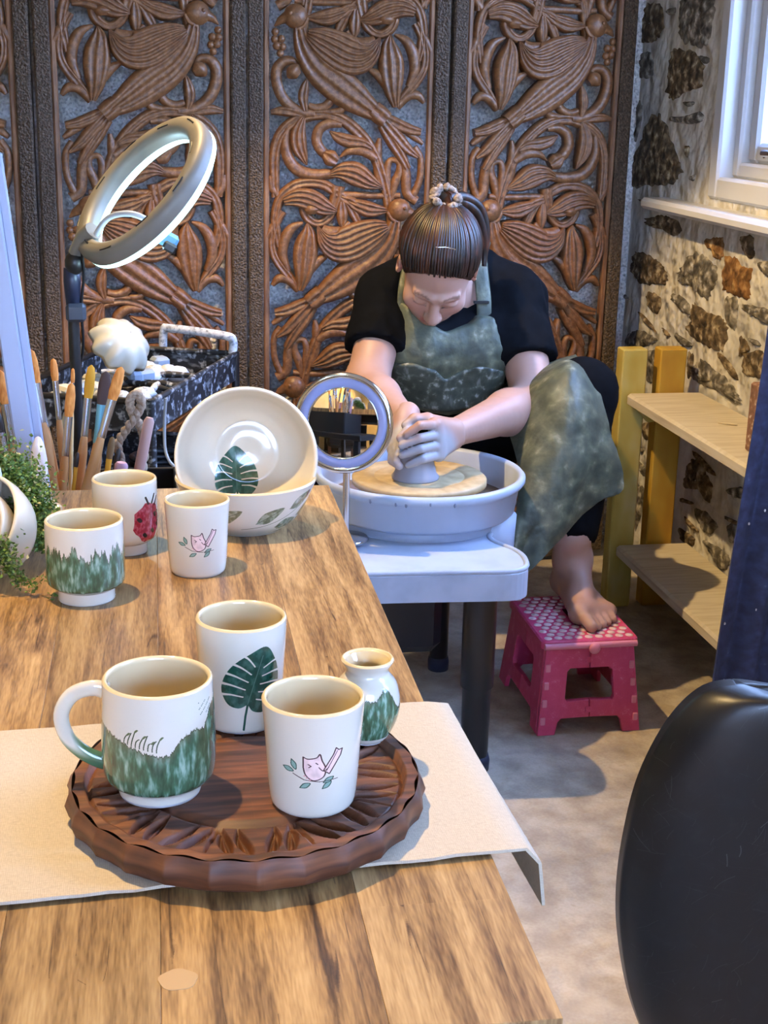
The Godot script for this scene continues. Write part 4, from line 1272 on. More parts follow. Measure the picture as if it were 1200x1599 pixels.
# ---------------------------------------------------------------- pottery wheel, mirror, stool, shelf
func add_rounded_outline(poly: Array, r: float, n := 5) -> PackedVector2Array:
	var out := PackedVector2Array()
	var m := poly.size()
	for i in m:
		var a: Vector2 = poly[(i - 1 + m) % m]
		var b: Vector2 = poly[i]
		var c: Vector2 = poly[(i + 1) % m]
		var k := minf(r, minf(a.distance_to(b), b.distance_to(c)) * 0.45)
		var p0 := b + (a - b).normalized() * k
		var p2 := b + (c - b).normalized() * k
		for s in n + 1:
			var t := s / float(n)
			out.append(p0.lerp(b, t).lerp(b.lerp(p2, t), t))
	return out
func build_wheel():
	var c := Vector3(0.557, 0, -2.622)
	var t := thing("pottery_wheel", "white electric pottery wheel with splash pan and black legs", "pottery wheel", c)
	# the flat front shelf of the machine (x, -z) seen from above
	var plan := add_rounded_outline([Vector2(-0.30, 0.24), Vector2(-0.30, -0.32), Vector2(-0.05, -0.332), Vector2(0.135, -0.345), Vector2(0.152, -0.24), Vector2(0.098, -0.145), Vector2(0.165, -0.06), Vector2(0.165, 0.24)], 0.055, 7)
	var lie := Transform3D(Basis(Vector3.RIGHT, Vector3.FORWARD, Vector3.UP), Vector3(0, 0.357, 0))
	obj("shelf_body", prism(plan, 0.055, lie, 0.006), M.white_plastic, t)
	var lip := []
	for p in plan: lip.append(Vector3(p.x * 0.985, 0.411, -p.y * 0.985))
	obj("shelf_lip", tube(lip, 0.0055, 8, true), M.white_plastic, t)
	obj("motor_housing", lathe([Vector2(0.0, 0.358), Vector2(0.14, 0.358), Vector2(0.16, 0.362), Vector2(0.165, 0.41), Vector2(0.17, 0.43), Vector2(0, 0.43)], 40), M.white_plastic, t)
	obj("side_bulge", lathe([Vector2(0.0, 0.33), Vector2(0.04, 0.335), Vector2(0.055, 0.36), Vector2(0.058, 0.435), Vector2(0.0, 0.437)], 28, Vector3(0.125, 0, 0.06)), M.white_plastic, t)
	obj("splash_pan", lathe([Vector2(0.0, 0.430), Vector2(0.17, 0.430), Vector2(0.183, 0.433), Vector2(0.190, 0.440), Vector2(0.197, 0.488), Vector2(0.2035, 0.492), Vector2(0.2085, 0.499), Vector2(0.2085, 0.506), Vector2(0.204, 0.511), Vector2(0.198, 0.511), Vector2(0.192, 0.505), Vector2(0.187, 0.462), Vector2(0.178, 0.452), Vector2(0.0, 0.450)], 72), M.white_plastic, t)
	var slip := obj("slip_puddle", lathe([Vector2(0.0, 0.456), Vector2(0.179, 0.456), Vector2(0.181, 0.455)], 40), plain(c8(120, 96, 70), 0.25), t)
	slip.set_meta("label", "brown watery slip in the pan")
	obj("wheel_head", lathe([Vector2(0.0, 0.478), Vector2(0.03, 0.478), Vector2(0.034, 0.482), Vector2(0.128, 0.483), Vector2(0.133, 0.486), Vector2(0.133, 0.496), Vector2(0.130, 0.499), Vector2(0.09, 0.4992), Vector2(0.0895, 0.4986), Vector2(0.088, 0.4992), Vector2(0.06, 0.4992), Vector2(0.0, 0.4992)], 64), M.bat_wood, t)
	obj("spindle", lathe([Vector2(0.022, 0.45), Vector2(0.022, 0.48)], 20), M.black_metal, t)
	var lm := plain(c8(22, 24, 30), 0.35)
	for e in [[Vector3(0.062, 0, 0.278), 0.031], [Vector3(-0.24, 0, 0.26), 0.031], [Vector3(0.098, 0, -0.20), 0.024], [Vector3(-0.22, 0, -0.2), 0.024]]:
		var lg := obj("leg", lathe([Vector2(e[1] * 0.84, 0.012), Vector2(e[1] * 0.86, 0.165), Vector2(e[1], 0.17), Vector2(e[1], 0.36)], 24, e[0]), lm, t)
		obj("rubber_foot", lathe([Vector2(0, 0), Vector2(e[1] * 0.95, 0), Vector2(e[1] * 0.98, 0.02), Vector2(e[1] * 0.9, 0.03), Vector2(0, 0.03)], 20, e[0]), plain(c8(26, 34, 60), 0.6), lg)
	obj("motor_box", box_at(Vector3(-0.03, 0.24, -0.08), Vector3(0.17, 0.23, 0.2), 0.02), lm, t)
	# splashes of slip on the rim
	var drip := new_st()
	for k in 5:
		var a := -0.6 + k * 0.2 + rng.randf_range(-0.15, 0.15)
		add_ball(drip, Vector3(sin(a) * 0.2075, 0.502 - rng.randf() * 0.006, cos(a) * 0.2075), Vector3(0.003, 0.002 + rng.randf() * 0.004, 0.0016), 6)
	obj("slip_splash", done(drip), plain(c8(120, 128, 150), 0.6), t).set_meta("kind", "stuff")
	# the lump of clay being thrown
	var st := new_st()
	add_lathe(st, [Vector2(0.0, 0.0), Vector2(0.046, 0.0), Vector2(0.047, 0.004), Vector2(0.041, 0.012), Vector2(0.037, 0.03), Vector2(0.035, 0.05), Vector2(0.034, 0.066), Vector2(0.031, 0.072), Vector2(0.027, 0.068), Vector2(0.024, 0.05), Vector2(0.0, 0.045)], 40)
	var cl := obj("clay_pot", done(st), M.clay_grey, null, c + Vector3(-0.012, 0.4995, 0.018))
	tag(cl, "wet grey clay pot being thrown between the potter's hands", "clay")

func build_mirror():
	var b := Vector3(0.388, 0.4205, -2.468)
	var t := thing("vanity_mirror", "round chrome mirror on a slim stand on the wheel's shelf", "mirror", b)
	obj("base", lathe([Vector2(0, 0), Vector2(0.041, 0), Vector2(0.043, 0.003), Vector2(0.041, 0.007), Vector2(0.012, 0.010), Vector2(0.008, 0.014), Vector2(0, 0.014)], 48), M.chrome, t)
	obj("stem", lathe([Vector2(0.0075, 0.012), Vector2(0.0068, 0.03), Vector2(0.0068, 0.13), Vector2(0.0085, 0.135), Vector2(0.0085, 0.147), Vector2(0, 0.147)], 20), M.chrome, t)
	var head := Node3D.new()
	head.name = "mirror_head"
	t.add_child(head)
	head.position = Vector3(0.378, 0.648, -2.45) - b
	head.basis = Basis(Vector3.UP, -0.36) * Basis(Vector3.RIGHT, PI * 0.5 - 0.12)
	obj("chrome_rim", lathe([Vector2(0.0, -0.016), Vector2(0.07, -0.016), Vector2(0.084, -0.012), Vector2(0.091, -0.002), Vector2(0.091, 0.005), Vector2(0.087, 0.009), Vector2(0.0815, 0.008), Vector2(0.081, 0.005)], 64), M.chrome, head)
	obj("light_ring", lathe([Vector2(0.0815, 0.0045), Vector2(0.080, 0.0062), Vector2(0.066, 0.0062), Vector2(0.0645, 0.004)], 64), M.lens_ring, head)
	obj("inner_trim", lathe([Vector2(0.0655, 0.005), Vector2(0.065, 0.0068), Vector2(0.0635, 0.0068), Vector2(0.063, 0.004)], 64), M.chrome, head)
	var gp := []
	for k in 13: gp.append(Vector2(0.0635 * (1.0 - k / 12.0), 0.0032 + 0.0028 * (1.0 - pow(1.0 - k / 12.0, 2.0))))
	obj("glass", lathe(gp, 64), M.mirror, head)

func build_step_stool():
	var x0 := 0.885
	var t := thing("step_stool", "pink folding step stool with pale dotted top under the bare foot", "step stool", Vector3(x0, 0, -2.61))
	var half := func(s: float, wt: float, wb: float, h: float, hole: Vector2, ft: float) -> PackedVector2Array:
		var p := PackedVector2Array([Vector2(0.0006, h), Vector2(wt, h), Vector2(wb, 0), Vector2(wb - ft, 0), Vector2(wb - ft - 0.006, 0.026), Vector2(wb - ft - 0.013, 0.033), Vector2(0.0006, 0.034), Vector2(0.0006, 0.07), Vector2(hole.x * 1.02, 0.068), Vector2(hole.x * 1.1, 0.075), Vector2(hole.x, hole.y - 0.006), Vector2(hole.x - 0.006, hole.y), Vector2(0.0006, hole.y)])
		if s < 0:
			for i in p.size(): p[i].x = -p[i].x
		return p
	# front and rear legs panels lean inward
	for f in [1.0, -1.0]:
		for s in [-1.0, 1.0]:
			var fr := Transform3D(Basis(Vector3.RIGHT * f, Vector3(0, 1, -0.14 * f).normalized(), Vector3.BACK * f), Vector3(0, 0, 0.148 * f - 0.008 * f))
			var lp := obj("leg_panel", prism(half.call(s, 0.091, 0.107, 0.178, Vector2(0.046, 0.135), 0.036), 0.011, fr, 0.0015), M.pink, t)
			for k in 4:
				var y := 0.03 + k * 0.036
				var xw := lerpf(0.107, 0.091, y / 0.178)
				obj("hinge_tab", box_at(fr * Vector3(s * (xw - 0.008), y, 0.0115), Vector3(0.010, 0.016, 0.004), 0.0012), M.pink_pale, lp)
			if s > 0 and f > 0:
				for y in [0.152, 0.05]: obj("fold_latch", box_at(fr * Vector3(-0.003, y, 0.0115), Vector3(0.012, 0.013, 0.003), 0.001), M.pink, lp)
	for f in [1.0, -1.0]:
		for s in [-1.0, 1.0]:
			var fr := Transform3D(Basis(Vector3.FORWARD * f, Vector3(-0.09 * f, 1, 0).normalized(), Vector3.RIGHT * f), Vector3(0.107 * f - 0.008 * f, 0, 0))
			obj("side_panel", prism(half.call(s, 0.118, 0.138, 0.178, Vector2(0.062, 0.135), 0.04), 0.009, fr, 0.0015), M.pink, t)
	var top := round_rect(0.2, 0.256, 0.012, 4)
	var tp := obj("top", prism(top, 0.017, Transform3D(Basis(Vector3.RIGHT, Vector3.FORWARD, Vector3.UP), Vector3(0, 0.175, 0)), 0.003), M.pink, t)
	var dot := lathe([Vector2(0.0082, -0.0005), Vector2(0.0078, 0.001), Vector2(0.0, 0.0013)], 14)
	for r in 13:
		for k in 9:
			var x := -0.084 + k * 0.021
			var z := -0.112 + r * 0.0187
			if r % 2: x += 0.0105
			if absf(x) > 0.088 or (absf(x) < 0.012 and absf(z) < 0.05): continue
			obj("grip_dot", dot, M.pink_dot, tp, Vector3(x, 0.192, z))
	obj("handle_slot", box_at(Vector3(0, 0.1915, 0), Vector3(0.016, 0.002, 0.09), 0.0), plain(c8(90, 16, 40), 0.6), tp)
	obj("front_lip", tube([Vector3(-0.095, 0.181, 0.129), Vector3(0.095, 0.181, 0.129)], 0.0065, 10), M.pink_pale, tp)
	obj("catch_knob", ball(Vector3(0.006, 0.176, 0.135), Vector3(0.012, 0.012, 0.008), 14), M.pink_pale, tp)

func build_shelf():
	var t := thing("plank_shelf", "low plank shelf of pale boards on rough yellow painted posts", "shelf", Vector3(1.25, 0, -2.7))
	for p in [[1.185, 0.062, -3.172], [1.2815, 0.066, -3.172], [1.185, 0.062, -2.365], [1.2815, 0.066, -2.365]]:
		obj("post", box_at(Vector3(p[0] - 1.25, 0.325, p[2] + 2.7), Vector3(p[1], 0.65, 0.045), 0.003), M.gold_post if p[0] > 1.2 else M.yellow_post, t)
	for y in [0.546, 0.166]:
		var b := add_rounded_outline([Vector2(-0.083, 0.445), Vector2(-0.083, -0.36), Vector2(0.105, -0.36), Vector2(0.105, 0.445)], 0.012, 3)
		obj("shelf_board", prism(b, 0.024, Transform3D(Basis(Vector3.RIGHT, Vector3.FORWARD, Vector3.UP), Vector3(0, y - 0.024, 0)), 0.006), M.pale_board, t)
		for z in [-0.437, 0.31]:
			obj("bracket", prism(PackedVector2Array([Vector2(-0.07, 0), Vector2(0.09, 0), Vector2(0.09, -0.03), Vector2(-0.03, -0.045)]), 0.018, Transform3D(Basis.IDENTITY, Vector3(0, y - 0.024, z - 0.009)), 0.0), M.yellow_post, t)
	# a brown mould and a tool on the upper board
	var q := py(1178, 707, 0.546)
	var m := thing("plaster_mould", "brown block with chalky white edges standing on the upper shelf board", "mould", q + Vector3(0.02, 0, 0))
	var mm := patterned(noise_image(128, 128, 0.05, [[0.0, c8(104, 74, 58)], [0.6, c8(140, 102, 82)], [0.8, c8(196, 176, 160)], [1.0, c8(226, 220, 212)]], 131, 4), Vector3.ONE * 8.0, 0.9)
	obj("block", box_at(Vector3(0, 0.07, 0), Vector3(0.06, 0.14, 0.05), 0.004), mm, m)
	obj("white_edge", tube(curve([Vector3(-0.03, 0.0, 0.026), Vector3(-0.022, 0.03, 0.03), Vector3(-0.03, 0.06, 0.028), Vector3(-0.031, 0.1, 0.026), Vector3(-0.026, 0.142, 0.026), Vector3(0.01, 0.144, 0.026), Vector3(0.03, 0.14, 0.026)], 5), 0.005, 8), M.bare_clay, m)
	var a := py(1122, 660, 0.549)
	var b2 := py(1152, 663, 0.549)
	var tl := obj("modelling_tool", tube([a, a.lerp(b2, 0.5), b2], [0.0014, 0.002, 0.0026], 8), plain(c8(206, 194, 170), 0.5))
	tag(tl, "thin pale modelling stick lying on the upper shelf board", "tool")

func build_chair():
	var t := thing("shell_chair", "black scuffed moulded chair with a rounded back beside the table", "chair", Vector3(0.62, 0, -1.12))
	# outline of the back, traced, with its own curve and thickness
	var side := [Vector2(1290, 1100), Vector2(1240, 1083), Vector2(1200, 1075), Vector2(1150, 1070), Vector2(1100, 1085), Vector2(1052, 1140), Vector2(1012, 1230), Vector2(992, 1330), Vector2(985, 1420), Vector2(990, 1500), Vector2(1010, 1599), Vector2(1040, 1680)]
	var left := []
	for p in curve(side, 6):
		var w := pz(p.x, p.y, -1.13)
		left.append(Vector2(w.x, w.y))
	var cx: float = left[0].x + 0.05
	var rows := []
	var rows_b := []
	for i in left.size():
		var r := PackedVector3Array()
		var rb := PackedVector3Array()
		for j in 25:
			var f := j / 24.0
			var x := lerpf(left[i].x, 2.0 * cx - left[i].x, f)
			var s := 2.0 * f - 1.0
			var top_round := 1.0 - pow(1.0 - clampf(i / 14.0, 0.0, 1.0), 2.0)
			var bulge := 0.055 * sqrt(maxf(0.0, 1.0 - s * s)) * top_round
			var y: float = left[i].y
			r.append(Vector3(x - 0.62, y, bulge - 0.01 - (0.69 - y) * 0.12))
			rb.append(Vector3(x - 0.62, y, bulge * 0.55 - 0.026 - (0.69 - y) * 0.12))
		rows.append(r); rows_b.append(rb)
	var st := new_st()
	add_grid(st, rows, false, false)
	add_grid(st, rows_b, false, true)
	var la := PackedVector3Array(); var lb := PackedVector3Array()
	for i in range(rows.size() - 1, -1, -1): la.append(rows[i][0]); lb.append(rows_b[i][0])
	for j in 25: la.append(rows[0][j]); lb.append(rows_b[0][j])
	for i in rows.size(): la.append(rows[i][24]); lb.append(rows_b[i][24])
	add_grid(st, [la, lb], false, true)
	obj("backrest", done(st), M.black_shell, t)
	obj("seat", prism(round_rect(0.4, 0.4, 0.12, 8), 0.05, Transform3D(Basis(Vector3.RIGHT, Vector3.FORWARD, Vector3.UP), Vector3(0.19, 0.30, -0.16)), 0.014), M.black_shell, t)
	for e in [Vector2(0.06, -0.30), Vector2(0.32, -0.30), Vector2(0.06, -0.03), Vector2(0.32, -0.03)]:
		obj("leg", tube([Vector3(e.x * 1.15, 0.0, e.y), Vector3(e.x, 0.31, lerpf(e.y, -0.16, 0.15))], [0.011, 0.014], 12), M.black_metal, t)

func build_navy_cloth():
	var net := []
	# rows from top to floor; folds run down
	var left := [Vector2(1216, 400), Vector2(1200, 500), Vector2(1178, 640), Vector2(1150, 800), Vector2(1122, 960), Vector2(1104, 1080), Vector2(1094, 1190)]
	for i in left.size():
		var r := []
		var l := pz(left[i].x, left[i].y, -2.25)
		for j in 14:
			var f := j / 13.0
			var fold := 0.022 * sin(j * 1.9 + i * 0.22) + 0.008 * sin(j * 4.1)
			r.append(Vector3(l.x + f * (0.2 + 0.008 * i), maxf(0.004, l.y), -2.25 + fold * (0.55 + 0.08 * i) + f * 0.05))
		net.append(r)
	var last: Array = net[net.size() - 1].duplicate()
	for j in last.size(): last[j] = Vector3(last[j].x - 0.01, 0.004, last[j].z)
	net.append(last)
	var t := thing("hanging_cloth", "dark navy cloth with clay specks hanging in folds beside the shelf", "cloth")
	obj("drape", sheet(patch(net, 5, 5), 0.003), M.navy, t)
	var st := new_st()
	for k in 26:
		var i := rng.randi_range(1, 5)
		var j := rng.randi_range(0, 8)
		var p: Vector3 = net[i][j].lerp(net[i][j + 1], rng.randf())
		add_ball(st, p + Vector3(0, rng.randf_range(-0.04, 0.04), 0.004), Vector3(0.0022, 0.003, 0.0012), 6)
	obj("clay_specks", done(st), M.bare_clay, t).set_meta("kind", "stuff")
	# rail the cloth hangs from, outside the frame
	var top: Vector3 = net[0][0]
	obj("rail", tube([Vector3(top.x - 0.01, top.y + 0.005, -2.25), Vector3(1.352, top.y + 0.005, -2.2)], 0.01, 10), M.black_metal, t)

# ---------------------------------------------------------------- ring light, trolley, brushes, plant at the table's end
func build_ring_light():
	var c := pz(226, 299, -2.15)
	var ang := TAU
	# face of the ring points right and down, a little away from the lens
	var xa := Vector3(SIDE.x, -DOWN.x, -FORE.x)
	var ya := -Vector3(SIDE.y, -DOWN.y, -FORE.y)
	var view := (c - EYE).normalized()
	var minor := (xa * 0.74 - ya * 0.67).normalized()
	minor = (minor - view * minor.dot(view)).normalized()
	var n := (minor * 0.925 + view * 0.38).normalized()
	var major := view.cross(minor).normalized()
	var bs := Basis(major, n, major.cross(n))
	var foot := Vector3(pz(112, 420, -2.17).x, 0, -2.17)
	var t := thing("ring_light", "lit ring light with beige back on a black tripod stand", "ring light", foot)
	var loc := func(p: Vector3) -> Vector3: return p - foot
	var R := 0.116
	var hp := []
	for a in 17: pass
	var beige := patterned(noise_image(128, 128, 0.02, [[0.0, c8(104, 100, 92)], [1.0, c8(130, 124, 112)]], 141, 3), Vector3.ONE * 5.0, 0.5)
	obj("housing", lathe([Vector2(R - 0.014, 0.006), Vector2(R - 0.0155, -0.006), Vector2(R - 0.013, -0.014), Vector2(R - 0.006, -0.018), Vector2(R + 0.006, -0.018), Vector2(R + 0.013, -0.014), Vector2(R + 0.0155, -0.006), Vector2(R + 0.014, 0.006)], 80, loc.call(c), bs), beige, t)
	for k in 10:
		var a := TAU * k / 10.0 + 0.2
		var pts := []
		for s in 7: pts.append(loc.call(c) + bs * Vector3(sin(a + s * 0.035) * (R + (0.006 if k % 2 else -0.004)), -0.0182, cos(a + s * 0.035) * (R + (0.006 if k % 2 else -0.004))))
		obj("vent_slot", tube(pts, 0.0011, 6), M.black_metal, t)
	var em := plain(c8(235, 255, 252), 0.4)
	em.emission_enabled = true
	em.emission = Color(0.78, 1.0, 0.97)
	em.emission_energy_multiplier = 3.2
	obj("light_tube", lathe([Vector2(R - 0.014, 0.006), Vector2(R - 0.0135, 0.014), Vector2(R - 0.007, 0.0185), Vector2(R + 0.007, 0.0185), Vector2(R + 0.0135, 0.014), Vector2(R + 0.014, 0.006)], 80, loc.call(c), bs), em, t)
	for k in 3:
		var l := OmniLight3D.new()
		l.name = "ring_lamp_light"
		var a := TAU * (k + 0.5) / 3.0
		add_child(l, true)
		l.position = c + bs * Vector3(sin(a) * R, 0.034, cos(a) * R)
		l.light_color = Color(0.75, 0.92, 1.0)
		l.light_energy = 0.024
		l.light_size = 0.012
		l.omni_range = 8.0
		l.omni_attenuation = 2.0
		l.shadow_enabled = true
	# joint, pole, tripod
	var j0 := pz(134, 372, -2.16)
	var j1 := pz(116, 398, -2.165)
	obj("bracket", tube([loc.call(pz(146, 360, -2.15)), loc.call(j0), loc.call(j1)], [0.014, 0.016, 0.010], 12), beige, t)
	obj("ball_head", ball(loc.call(j1) + Vector3(0, -0.012, 0), Vector3(0.015, 0.018, 0.015), 14), M.black_metal, t)
	var py0: float = j1.y - 0.02
	obj("collar", lathe([Vector2(0.0, py0), Vector2(0.012, py0), Vector2(0.013, py0 - 0.02), Vector2(0.010, py0 - 0.06), Vector2(0, py0 - 0.06)], 16), plain(c8(30, 36, 56), 0.4), t)
	obj("pole", tube([Vector3(0, py0 - 0.02, 0), Vector3(0, 0.1, 0)], 0.0085, 14), M.black_metal, t)
	obj("clamp", box_at(Vector3(0.004, pz(112, 487, -2.17).y, 0.004), Vector3(0.03, 0.028, 0.026), 0.005), plain(c8(46, 50, 62), 0.4), t)
	for k in 3:
		var a := TAU * k / 3.0 + 0.5
		obj("tripod_leg", tube([Vector3(0, 0.34, 0), Vector3(sin(a) * 0.25, 0.008, cos(a) * 0.25)], 0.007, 10), M.black_metal, t)
	# phone holder on its stem inside the ring
	var ph := pz(262, 374, -2.1)
	obj("phone_clamp", box_at(loc.call(ph), Vector3(0.03, 0.022, 0.02), 0.004, Basis(Vector3.BACK, -0.5)), plain(c8(96, 150, 190), 0.4), t)
	obj("clamp_pad", box_at(loc.call(pz(265, 386, -2.09)), Vector3(0.02, 0.014, 0.016), 0.003, Basis(Vector3.BACK, -0.5)), M.black_metal, t)
	obj("clamp_arm", tube(curve([loc.call(pz(150, 366, -2.14)), loc.call(pz(170, 340, -2.12)), loc.call(pz(205, 334, -2.1)), loc.call(pz(240, 350, -2.1)), loc.call(ph)], 6), 0.0045, 8), plain(c8(170, 176, 184), 0.4), t)
	obj("power_cable", tube(curve([loc.call(pz(128, 395, -2.15)), loc.call(pz(131, 430, -2.16)), loc.call(pz(127, 480, -2.17)), loc.call(pz(130, 540, -2.18)), loc.call(pz(126, 640, -2.19)), Vector3(0.02, 0.3, 0.0)], 6), 0.0022, 6), M.black_metal, t)

func build_trolley():
	var y := 0.70
	var B := py(236, 628, y)     # near corner
	var C := py(368, 552, y)     # right corner
	var A := B + Vector3(C.z - B.z, 0, -(C.x - B.x)).normalized() * 0.27     # left corner
	var D := A + C - B
	var t := thing("studio_trolley", "black metal trolley spattered with dried clay and loaded with tools", "trolley", Vector3((A.x + C.x) * 0.5, 0, (A.z + C.z) * 0.5))
	var o := t.position
	var cs := [A - o, B - o, C - o, D - o]
	for i in 4:
		var a: Vector3 = cs[i]
		var b: Vector3 = cs[(i + 1) % 4]
		var d := (b - a).normalized()
		var bs := Basis(d, Vector3.UP, d.cross(Vector3.UP))
		for lv in [[0.0, 0.05], [-0.18, 0.05]]:
			obj("tray_side", box_at((a + b) * 0.5 + Vector3(0, lv[0] - 0.03, 0), Vector3((b - a).length(), lv[1], 0.004), 0.001, bs), M.splatter, t)
			obj("rim_bar", tube([a + Vector3(0, lv[0], 0), b + Vector3(0, lv[0], 0)], 0.0055, 8), M.black_metal if i == 0 or i == 3 else M.splatter, t)
		obj("post", tube([Vector3(a.x, 0.02, a.z), Vector3(a.x, y + 0.005, a.z)], 0.008, 10), M.splatter if i == 1 else M.black_metal, t)
		obj("caster", lathe([Vector2(0, -0.008), Vector2(0.018, -0.008), Vector2(0.02, 0), Vector2(0.018, 0.008), Vector2(0, 0.008)], 16, Vector3(a.x, 0.02, a.z), Basis(Vector3.BACK, PI / 2)), M.black_metal, t)
	var dx: Vector3 = (cs[2] - cs[1]).normalized()
	var dz: Vector3 = (cs[0] - cs[1]).normalized()
	for lv in [-0.053, -0.233]:
		obj("tray_floor", box_at(Vector3(0, y + lv, 0), Vector3((cs[2] - cs[1]).length() - 0.01, 0.004, (cs[0] - cs[1]).length() - 0.01), 0.0, Basis(dx, Vector3.UP, dx.cross(Vector3.UP))), M.splatter, t)
	# push handle, white with dried clay
	var h0 := pz(255, 560, D.z + 0.03) - o
	var h1 := pz(256, 517, D.z + 0.03) - o
	var h2 := pz(268, 513, D.z + 0.04) - o
	var h3 := pz(350, 524, C.z + 0.0) - o
	var h4 := pz(364, 533, C.z + 0.0) - o
	var h5 := pz(363, 552, C.z + 0.0) - o
	obj("push_handle", tube(curve([h0, h1, h2, h3, h4, h5], 6), 0.009, 10), M.splatter_light, t)
	# things lying in the upper tray
	var put := func(fx: float, fz: float, hh: float) -> Vector3: return o + cs[1] + (cs[2] - cs[1]) * fx + (cs[0] - cs[1]) * fz + Vector3(0, y - 0.051 + hh, 0) - Vector3(0, cs[1].y, 0)
	rng.seed = 31
	for k in 26:
		var f := Vector2(0.16 + 0.7 * rng.randf(), 0.2 + 0.6 * rng.randf())
		var p: Vector3 = put.call(f.x, f.y, 0.012 + 0.012 * (k % 3))
		var g := "clay-caked tools in the trolley tray"
		if k % 3 == 0:
			var a := rng.randf() * TAU
			var l := rng.randf_range(0.04, 0.07)
			var tl := obj("throwing_tool", tube([Vector3(-l, 0, 0), Vector3(0, 0.004, 0), Vector3(l, 0.002, 0)], [0.004, 0.007, 0.005], 8), M.splatter_light if k % 2 else M.splatter, null, p + Vector3(0, 0.018, 0))
			tl.rotation.y = a
			tag(tl, "%s clay-caked stick tool lying in the trolley tray" % ["long pale" if l > 0.055 else "short pale", "long dark" if l > 0.055 else "short dark"][0 if k % 2 else 1], "tool", g)
		elif k % 3 == 1:
			var st := new_st()
			for q in 3: add_ball(st, Vector3(rng.randf_range(-0.02, 0.02), rng.randf_range(0.0, 0.01), rng.randf_range(-0.02, 0.02)), Vector3(rng.randf_range(0.014, 0.026), 0.014, rng.randf_range(0.014, 0.026)), 8)
			tag(obj("clay_scrap", done(st), M.splatter_light if k % 2 else M.bare_clay, null, p), "%s scrap of clay lying in the trolley tray" % ["smooth white", "speckled grey"][k % 2], "clay", g)
		else:
			var bl := obj("sponge", box(Vector3(rng.randf_range(0.03, 0.05), 0.026, rng.randf_range(0.025, 0.04)), 0.006), [plain(c8(190, 184, 162), 0.9), plain(c8(140, 154, 172), 0.7)][(k / 3) % 2], null, p)
			bl.rotation.y = rng.randf() * TAU
			tag(bl, "%s block sponge lying in the trolley tray" % ["cream", "pale blue"][(k / 3) % 2], "sponge", g)
	# pale ribbed shell-like bowl standing on edge
	var sc := pz(184, 544, -2.66)
	var shell := thing("ribbed_bowl", "pale ribbed bowl turned on its side above the trolley tray", "bowl", sc)
	var rows := []
	for i in 11:
		var row := PackedVector3Array()
		var f := i / 10.0
		for j in 72:
			var a := TAU * j / 72.0
			var r := 0.058 * sin(PI * 0.5 * f + 0.02) * (1.0 + 0.09 * cos(a * 9.0) * f)
			row.append(Vector3(r * sin(a), 0.05 * cos(PI * 0.5 * f), r * cos(a)))
		rows.append(row)
	var st2 := new_st()
	add_grid(st2, rows, true, true)
	var low: PackedVector3Array = rows[10]
	var inn := PackedVector3Array()
	for p in low: inn.append(Vector3(p.x * 0.9, 0.012, p.z * 0.9))
	var inn2 := PackedVector3Array()
	for p in low: inn2.append(Vector3(p.x * 0.02, 0.036, p.z * 0.02))
	add_grid(st2, [low, inn, inn2], true, true)
	obj("dome", done(st2), glaze(c8(188, 184, 170), 0.4), shell)
	shell.basis = Basis(Vector3.BACK, -0.62) * Basis(Vector3.RIGHT, 0.55)
	# drum the dome leans on and a coil of cable below, dark clutter behind the brushes
	var cab := obj("cable_coil", tube(coil(Vector3.ZERO, 0.07, 0.012, 4), 0.006, 8), M.black_metal, null, Vector3(0.07, 0.4705, -2.73))
	tag(cab, "dark coil of cable lying on the lower trolley tray", "cable")
	var hc := obj("hanging_cable", tube(curve([pz(259, 622, B.z + 0.03), pz(257, 660, B.z + 0.03), pz(258, 700, B.z + 0.04), pz(266, 722, B.z + 0.05), pz(282, 735, B.z + 0.05)], 6), 0.0028, 6), plain(c8(150, 152, 156), 0.5))
	tag(hc, "thin grey cable hanging from the trolley's corner", "cable")
func coil(c: Vector3, r: float, rise: float, turns: int) -> Array:
	var out := []
	for k in turns * 18: out.append(c + Vector3(sin(k * TAU / 18.0) * r, rise * k / 18.0 + 0.006, cos(k * TAU / 18.0) * r * 0.8))
	return out

